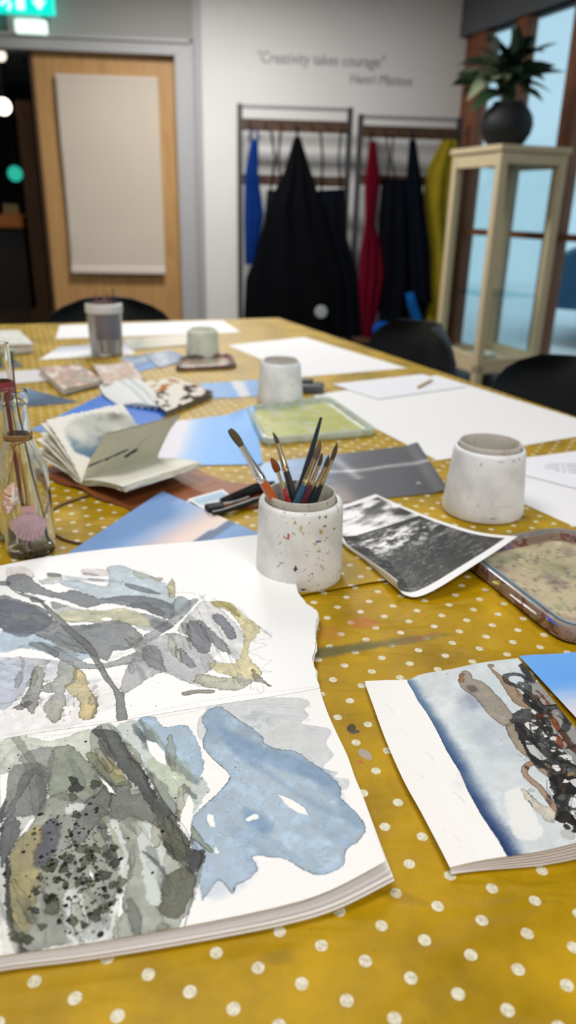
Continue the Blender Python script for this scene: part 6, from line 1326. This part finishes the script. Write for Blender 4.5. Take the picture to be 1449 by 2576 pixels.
# ---- little painted cards and a black clip on the leather flap
for i, (c, z_, cols, lb) in enumerate([([(446, 1268), (508, 1250), (524, 1284), (470, 1296)], .0048, [(0, (206, 200, 190)), (.4, (80, 72, 66)), (.6, (210, 206, 200)), (1, (196, 190, 186))], 'small black and cream card on the leather flap beside the blue sky print'),
        ([(472, 1256), (560, 1231), (600, 1262), (515, 1282)], .0056, [(0, (168, 196, 216)), (.45, (142, 174, 198)), (.6, (196, 204, 210)), (1, (214, 200, 190))], 'small pale blue seascape card with white border on the leather flap')]):
    def pc_(U, V, cols=cols): 
        cc = blend(cols, V+.3*(NZ[2].fbm(U*5, V*5, 3)-.5)); bd = (U < .06) | (U > .94) | (V < .08) | (V > .92); cc[bd] = (232, 232, 230); return cc
    sheet('painted_card', lb, 'card', c, z_, pc_, m_print, 60, 40, group='small cards on the leather flap')
p_, q_, r_ = G(545, 1262, .006), G(600, 1248, .010), G(700, 1222, .012)
e = empty('spring_clamp', tuple(G(590, 1262, .005)), 'black spring clamp with a silver edge lying left of the brush pot', 'clamp')
k1 = [G(556, 1262, .010), G(590, 1249, .012), G(622, 1238, .013), G(650, 1228, .013), G(690, 1225, .012)]; k1 = catmull(np.array(k1), 5, False)
MB().tube(k1, [(.005+.004*min(1, i/12), .0035) for i in range(len(k1))], 12, flat=(0, 0, 1)).build('upper_arm', mat('black_plastic', (22, 24, 26), .35, .5), e, smooth=True)
k2 = catmull(np.array([G(534, 1292, .008), G(562, 1286, .008), G(610, 1270, .009), G(650, 1256, .011), G(700, 1246, .010)]), 5, False)
MB().tube(k2, [(.0035, .0045)]*len(k2), 12, flat=(0, 0, 1)).build('lower_arm', mat('black_plastic', (22, 24, 26)), e, smooth=True)
k3 = catmull(np.array([G(562, 1266, .012), G(590, 1262, .013), G(625, 1250, .013)]), 5, False); MB().tube(k3, .0018, 8).build('metal_edge', m_fer, e, smooth=True)
MB().box(G(540, 1278, .009), (.024, .018, .010), rot=radians(20), bev=.003).build('jaw_pad', mat('black_rubber', (16, 17, 18), .7), e)
# ================================================================== plastic palettes
def tray(name, lab, c, rad, h, rimw, z0, M_rim, M_floor, painter, M_wall=None, seg=10, lipcol=None):
    g = [G(x, y, z0) for x, y in c]; cc = sum(g)/4
    def rrect(off, z):
        pts = []
        for i in range(4):
            p = g[i]; a = (g[i-1]-p); a = a/np.linalg.norm(a); b_ = (g[(i+1) % 4]-p); b_ = b_/np.linalg.norm(b_)
            p2 = p + (a+b_)*off; r_ = max(rad-off*.7, .004); A0 = p2 + a*r_; B0 = p2 + b_*r_
            for k in range(seg+1):
                t = k/seg; q = A0*(1-t)**2 + p2*2*t*(1-t)*.9 + (A0+B0)*.5*2*t*(1-t)*.1 + B0*t*t; pts.append((q[0], q[1], T+z0+z))
        return pts
    e = empty(name, (cc[0], cc[1], T+z0), lab, 'palette')
    def loft(levels, cap=None):
        q = MB(); R_ = [[q.bm.verts.new(p) for p in rrect(o_, z)] for o_, z in levels]; n = len(R_[0])
        for i in range(len(R_)-1):
            for k in range(n): q.bm.faces.new((R_[i][k], R_[i][(k+1) % n], R_[i+1][(k+1) % n], R_[i+1][k]))
        if cap == 'end': q.bm.faces.new(R_[-1])
        return q
    loft([(.002, 0), (0, .001), (-.0005, h*.5), (.0005, h-.002), (.0015, h)]).build('outer_wall', M_wall or M_rim, e, smooth=True)
    loft([(.0015, h), (.003, h+.0008), (rimw*.6, h+.0004), (rimw*.75, h-.003), (rimw, h-.0035), (rimw*1.15, h-.001), (rimw*1.3, h-.0012)]).build('rim', M_rim, e, smooth=True)
    loft([(rimw*1.3, h-.0012), (rimw*1.5, h*.42), (rimw*1.9, h*.36)], None).build('inner_wall', M_wall or M_rim, e, smooth=True)
    q = MB(); ring = rrect(rimw*1.9, h*.36); ring = [tuple(p) for p in resample(np.array(ring+[ring[0]]), 181)[:-1]]; ctr = np.mean(np.array(ring), 0); K = 60; rows = []
    for k in range(K+1): rows.append([q.bm.verts.new(ctr + (np.array(p)-ctr)*(k/K if k else .001)) for p in ring])
    n = len(ring)
    for k in range(K):
        for j in range(n): q.bm.faces.new((rows[k][j], rows[k+1][j], rows[k+1][(j+1) % n], rows[k][(j+1) % n]))
    o = q.build('mixing_well', M_floor, e, smooth=True, merge=True)
    co = np.zeros(len(o.data.vertices)*3); o.data.vertices.foreach_get('co', co); co = co.reshape(-1, 3) + np.array(e.location)
    ca = o.data.color_attributes.new('pigment', 'FLOAT_COLOR', 'POINT'); C4 = np.ones((len(co), 4)); C4[:, :3] = lin(np.clip(painter(co[:, 0]*1000, co[:, 1]*1000), 0, 255)); ca.data.foreach_set('color', C4.astype(np.float32).ravel())
    loft([(.002, 0.0002), (.02, 0.0002)], 'end').build('underside', M_wall or M_rim, e)
    return e, rrect
def smear(name, base, cols, rough=.25, a=.75):
    """clear plastic rim smeared with dried paint"""
    M = potmat(name, base, cols); b = M.node_tree.nodes['Principled BSDF']; b.inputs['Roughness'].default_value = rough; b.inputs['Coat Weight'].default_value = .5; return M
m_w1 = smear('smeared_clear_rim', (158, 134, 116), [((120, 70, 66), 38, .54), ((110, 92, 120), 46, .58), ((164, 130, 126), 60, .60), ((122, 122, 96), 44, .62), ((84, 62, 64), 120, .66), ((190, 178, 180), 160, .68)])
m_r1 = smear('smeared_clear_lip', (150, 142, 134), [((128, 88, 84), 40, .56), ((120, 146, 164), 42, .57), ((170, 160, 156), 90, .60)])
m_fl = paintmat('palette_well', .22, .5, .05, 300, coat=.4)
def wellA(X, Y):
    n = NZ[1].fbm(X/22+4, Y/22, 4); n2 = NZ[2].fbm(X/5, Y/5, 4); c = blend([(.25, (170, 154, 138)), (.45, (200, 184, 154)), (.6, (206, 194, 160)), (.8, (174, 172, 138))], n) * (1-.22*sst(.55, .75, n2))[:, None]
    g_ = G(1395, 1440, 0)[:2]*1000; d = np.exp(-((X-g_[0])**2+(Y-g_[1])**2)/22**2)[:, None]*.5; c = c*(1-d) + d*np.array([136, 142, 104])
    for (x, y, r, cc) in ((1427, 1456, 1.2, (50, 70, 170)), (1318, 1404, 1.0, (110, 110, 150)), (1290, 1437, 2.0, (126, 112, 130))):
        p = G(x, y, 0)[:2]*1000; m_ = np.hypot(X-p[0], Y-p[1]) < r*(.6+n2); c[m_] = cc
    p = G(1360, 1412, 0)[:2]*1000; rr = np.hypot((X-p[0]), (Y-p[1])); m_ = abs(rr-5.2) < .35; c[m_] = (110, 88, 70)
    return c
trA, rrA = tray('paint_palette', 'large clear plastic palette lid smeared with brown and blue paint at the right edge', [(1142, 1400), (1412, 1346), (1760, 1490), (1440, 1640)], .036, .0150, .010, .0008, m_r1, m_fl, wellA, m_w1)
# blobs of paint on its rim
def blobobj(px, py, z, r, c, lab=None, sx=1, rot=0):
    g = G(px, py, z); q = MB(); bmesh.ops.create_icosphere(q.bm, subdivisions=3, radius=1)
    for v in q.bm.verts:
        k = 1+.22*sin(5*v.co.x+px)+.18*sin(7*v.co.y+py); v.co = Vector((v.co.x*r*sx*k, v.co.y*r*k, v.co.z*r*.35))
    bmesh.ops.transform(q.bm, matrix=Matrix.Translation(g) @ Matrix.Rotation(rot, 4, 'Z'), verts=q.bm.verts)
    return q.build('dried_paint', mat('wet_paint_%d_%d_%d' % c, c, .35, .5, coat=.4), trA, smooth=True)
_a = G(1142, 1400, .015); _b = G(1440, 1640, .015); ra = atan2(_b[1]-_a[1], _b[0]-_a[0])
for a in [(1248, 1466, .0150, .0032, (176, 158, 44), None, 1.3, ra), (1300, 1508, .0158, .0015, (226, 224, 226), None, 7, ra), (1330, 1530, .0158, .0016, (220, 216, 222), None, 7, ra), (1385, 1560, .0158, .0016, (44, 60, 170), None, 6, ra), (1425, 1572, .0158, .0016, (44, 56, 160), None, 6, ra+.5)]:
    blobobj(*a[:6], sx=a[6], rot=a[7])
# blue line round the lip
bl = rrA(.0092, .0150); P_ = [bl[i] for i in range(len(bl))]
i0 = 33; seq = [bl[(k) % len(bl)] for k in range(33, 46)] 
MB().tube([Vector(p)+Vector((0, 0, .0001)) for p in seq], .0009, 6).build('dried_paint', mat('pale_blue_paint', (124, 160, 186), .5), trA, smooth=True)
# yellow palette
m_w2 = smear('cloudy_clear_plastic', (196, 206, 192), [((170, 188, 150), 40, .58), ((140, 176, 190), 50, .68), ((216, 216, 206), 60, .60)])
def wellB(X, Y):
    n = NZ[3].fbm(X/30+2, Y/30, 4); return blend([(.3, (206, 208, 176)), (.45, (200, 202, 120)), (.6, (186, 192, 100)), (.75, (196, 206, 160))], n)
trB, _ = tray('paint_palette', 'pale plastic palette with yellow green washes behind the brushes', [(615, 1036), (830, 1012), (950, 1096), (662, 1122)], .022, .013, .008, .0008, m_w2, m_fl, wellB)
# ---- round brown palette under the greenish cup and other blurred things
def wellC(X, Y):
    n = NZ[4].fbm(X/18, Y/18, 4); return blend([(.3, (90, 80, 76)), (.45, (160, 150, 128)), (.6, (176, 164, 140)), (.8, (150, 80, 70))], n)
m_w3 = smear('brown_smeared_plastic', (112, 96, 90), [((150, 70, 66), 36, .55), ((80, 84, 86), 50, .58), ((170, 160, 150), 70, .62)])
tray('paint_palette', 'round brown stained palette in front of the greenish cup', [(452, 906), (580, 898), (598, 928), (440, 936)], .030, .012, .008, .0008, m_w3, m_fl, wellC)
# jar of brushes
F = G(270, 899, 0); d3 = F[:2]/np.linalg.norm(F[:2]); JC = np.array([F[0]+d3[0]*.04, F[1]+d3[1]*.04, T+.0015])
e = empty('brush_jar', tuple(JC), 'tall clear jar of dark violet rinse water with a white rim', 'jar')
MB().lathe([(.0005, 0), (.040, 0), (.043, .004), (.046, .112), (.0475, .114), (.0475, .134), (.0455, .134), (.0445, .114), (.041, .006), (.0005, .005)], JC, 48).build('jar_glass', mat('cloudy_jar_plastic', (238, 238, 238), .08, .5, trans=.88), e, smooth=True)
MB().lathe([(.0478, .112), (.049, .114), (.049, .132), (.0478, .135), (.0455, .136)], JC, 48).build('white_rim', mat('white_jar_rim', (222, 220, 218), .5), e, smooth=True)
MB().lathe([(.0005, .045), (.030, .045), (.033, .048), (.034, .112), (.0005, .112)], JC+np.array([.006, 0, 0]), 40).build('rinse_water', mat('violet_grey_water', (104, 92, 122), .3), e, smooth=True)
MB().lathe([(.0005, .0055), (.038, .0055), (.040, .044), (.0005, .044)], JC, 40).build('water', glassmat('clear_water', tint=(.82, .86, .90), mixf=.05), e, smooth=True)
for i, (dx, dy, lx, ly, c) in enumerate(((-.012, 0, -.02, .01, (150, 84, 60)), (.004, .008, .0, .01, (170, 110, 90)), (.012, -.006, .014, 0, (120, 66, 54)), (.018, .006, .026, .01, (60, 56, 60)))):
    b0 = Vector(JC) + Vector((dx, dy, .008)); t0_ = Vector(JC) + Vector((lx, ly, .164+.006*(i % 2)))
    tag(MB().tube([b0, b0.lerp(t0_, .5), b0.lerp(t0_, .85), t0_], [.0022, .003, .0028, .0012], 8).build('paintbrush', mat('brush_tip_%d' % i, c, .5), None, smooth=True), ['reddish brown brush leaning left in the far jar', 'pinkish brush standing upright in the far jar', 'dark red brush leaning slightly right in the far jar', 'black brush leaning farthest right in the far jar'][i], 'paintbrush', 'brushes in the far jar')
# painted card with brown marks and its fan of curved pages
def card(U, V):
    n = NZ[6].fbm(U*7, V*7, 4); c = np.ones((len(U), 3))*np.array([228, 224, 212]); m1 = sst(.52, .6, n)*sst(.0, .3, 1-abs(U-.45)*1.4)
    c = c*(1-m1[:, None]) + m1[:, None]*np.where(V[:, None] < .45, np.array([176, 120, 72]), np.array([74, 56, 50])); return c
ecs = empty('concertina_sketchbook', tuple(G(390, 1000, 0)), 'folded sketchbook with brown blotches and a fan of curved white pages', 'sketchbook')
sheet('painted_page', None, None, [(335, 966), (436, 949), (538, 986), (418, 1034)], .014, card, m_paper, 70, 60, t=.0012, parent=ecs)
sheet('page', None, None, [(345, 972), (440, 954), (536, 992), (420, 1040)], .006, None, m_paper, 20, 20, t=.005, parent=ecs, white=(150, 142, 126))
for i in range(7):
    a = np.array([G(250+14*i, 964-1.5*i, .016+.001*i), G(330+6*i, 960-2*i, .020+.001*i)]); f0 = G(300+17*i, 1022+2.6*i, .002); mid_ = G(262+20*i, 1000+1*i, .004+.001*i)
    far = catmull(np.array([G(248+14*i, 966-1.5*i, .004+.0015*i), G(262+18*i, 994+1.5*i, .006), G(300+18*i, 1020+2.4*i, .002)]), 8, False)
    near = catmull(np.array([G(345+2*i, 962-1*i, .010), G(372+3*i, 985, .012), G(405+2*i, 1022+1.5*i, .009)]), 8, False)
    nn = len(far); P = np.zeros((nn, 14, 3))
    for j in range(14): t = j/13; P[:, j] = far*(1-t) + near*t + np.array([0, 0, .006*sin(pi*t)])
    P = P[:, ::1]
    slab('page', P, .0008, m_paper, ecs, None, white=[(226, 228, 226), (186, 200, 208), (222, 222, 214)][i % 3])
# open sketchbooks far left
def bookstack(name, lab, c, h, cols, seed=0, grp=None):
    e = empty(name, tuple(sum(G(x, y, 0) for x, y in c)/4), lab, 'sketchbook', grp)
    def pp(U, V): n = NZ[seed].fbm(U*5, V*5, 4); return blend([(.3, cols[0]), (.5, cols[1]), (.65, cols[2]), (.8, cols[0])], n)
    sheet('cover', None, None, [(x, y) for x, y in c], .0032, None, m_paper, 10, 10, t=.0018, parent=e, white=cols[3])
    g = [(x+(sum(p[0] for p in c)/4-x)*.04, y+(sum(p[1] for p in c)/4-y)*.04) for x, y in c]
    sheet('page_block', None, None, g, h-.001, None, m_paper, 10, 10, t=h-.0045, parent=e, white=(216, 206, 192))
    sheet('painted_page', None, None, g, h, pp, m_paper, 50, 40, t=.0006, parent=e, dz=lambda U, V: .003*np.sin(U*3+seed)**2)
bookstack('sketchbook', 'open sketchbook with brown and grey marks left of the fanned pages', [(96, 926), (200, 915), (262, 958), (160, 984)], .014, [(224, 214, 202), (190, 160, 144), (160, 156, 148), (60, 50, 50)], 1)
bookstack('sketchbook', 'pale sketchbook with a rusty brown drawing behind the fanned pages', [(232, 918), (330, 912), (366, 958), (262, 970)], .012, [(220, 214, 206), (198, 170, 154), (212, 204, 194), (90, 80, 80)], 2)
bookstack('sketchbook', 'thick white sketchbook in the far left corner of the table', [(-60, 836), (48, 830), (86, 866), (-60, 880)], .026, [(228, 226, 220), (206, 208, 200), (214, 216, 206), (190, 190, 180)], 3)
sheet('paper_sheet', 'grey white paper strip behind the bottle neck at the left', 'paper', [(-40, 938), (150, 926), (175, 952), (-40, 972)], .002, plainp((214, 212, 212)), m_plain)
sheet('photo_print', 'dark grey print under the greenish object at the left edge', 'photo print', [(-40, 905), (40, 905), (58, 922), (-40, 930)], .002, plainp((96, 104, 112)), m_print)
g = G(-4, 915, 0); q = MB(); q.lathe([(.0005, 0), (.035, 0), (.040, .006), (.040, .034), (.036, .036), (.035, .01), (.0005, .008)], g + np.array([0, 0, .0025]), 32); tag(q.build('paint_tub', mat('green_tub', (126, 168, 134), .5), None, smooth=True), 'small green tub cut off by the left edge beyond the bottles', 'tub')
# dark grey box-like things right of the far white pot
e = empty('small_case', tuple(G(785, 982, 0)), 'small dark grey case lying beside the blurred white pot', 'case')
b = MB(); b.box(G(783, 975, .010), (.055, .05, .018), rot=radians(-12), bev=.005); b.build('case_body', mat('charcoal_case', (74, 76, 80), .6), e, smooth=True)
b = MB(); b.box(G(772, 958, .022), (.028, .024, .008), rot=radians(-12), bev=.003); b.build('case_latch', mat('charcoal_case_dark', (56, 58, 62), .5), e, smooth=True)
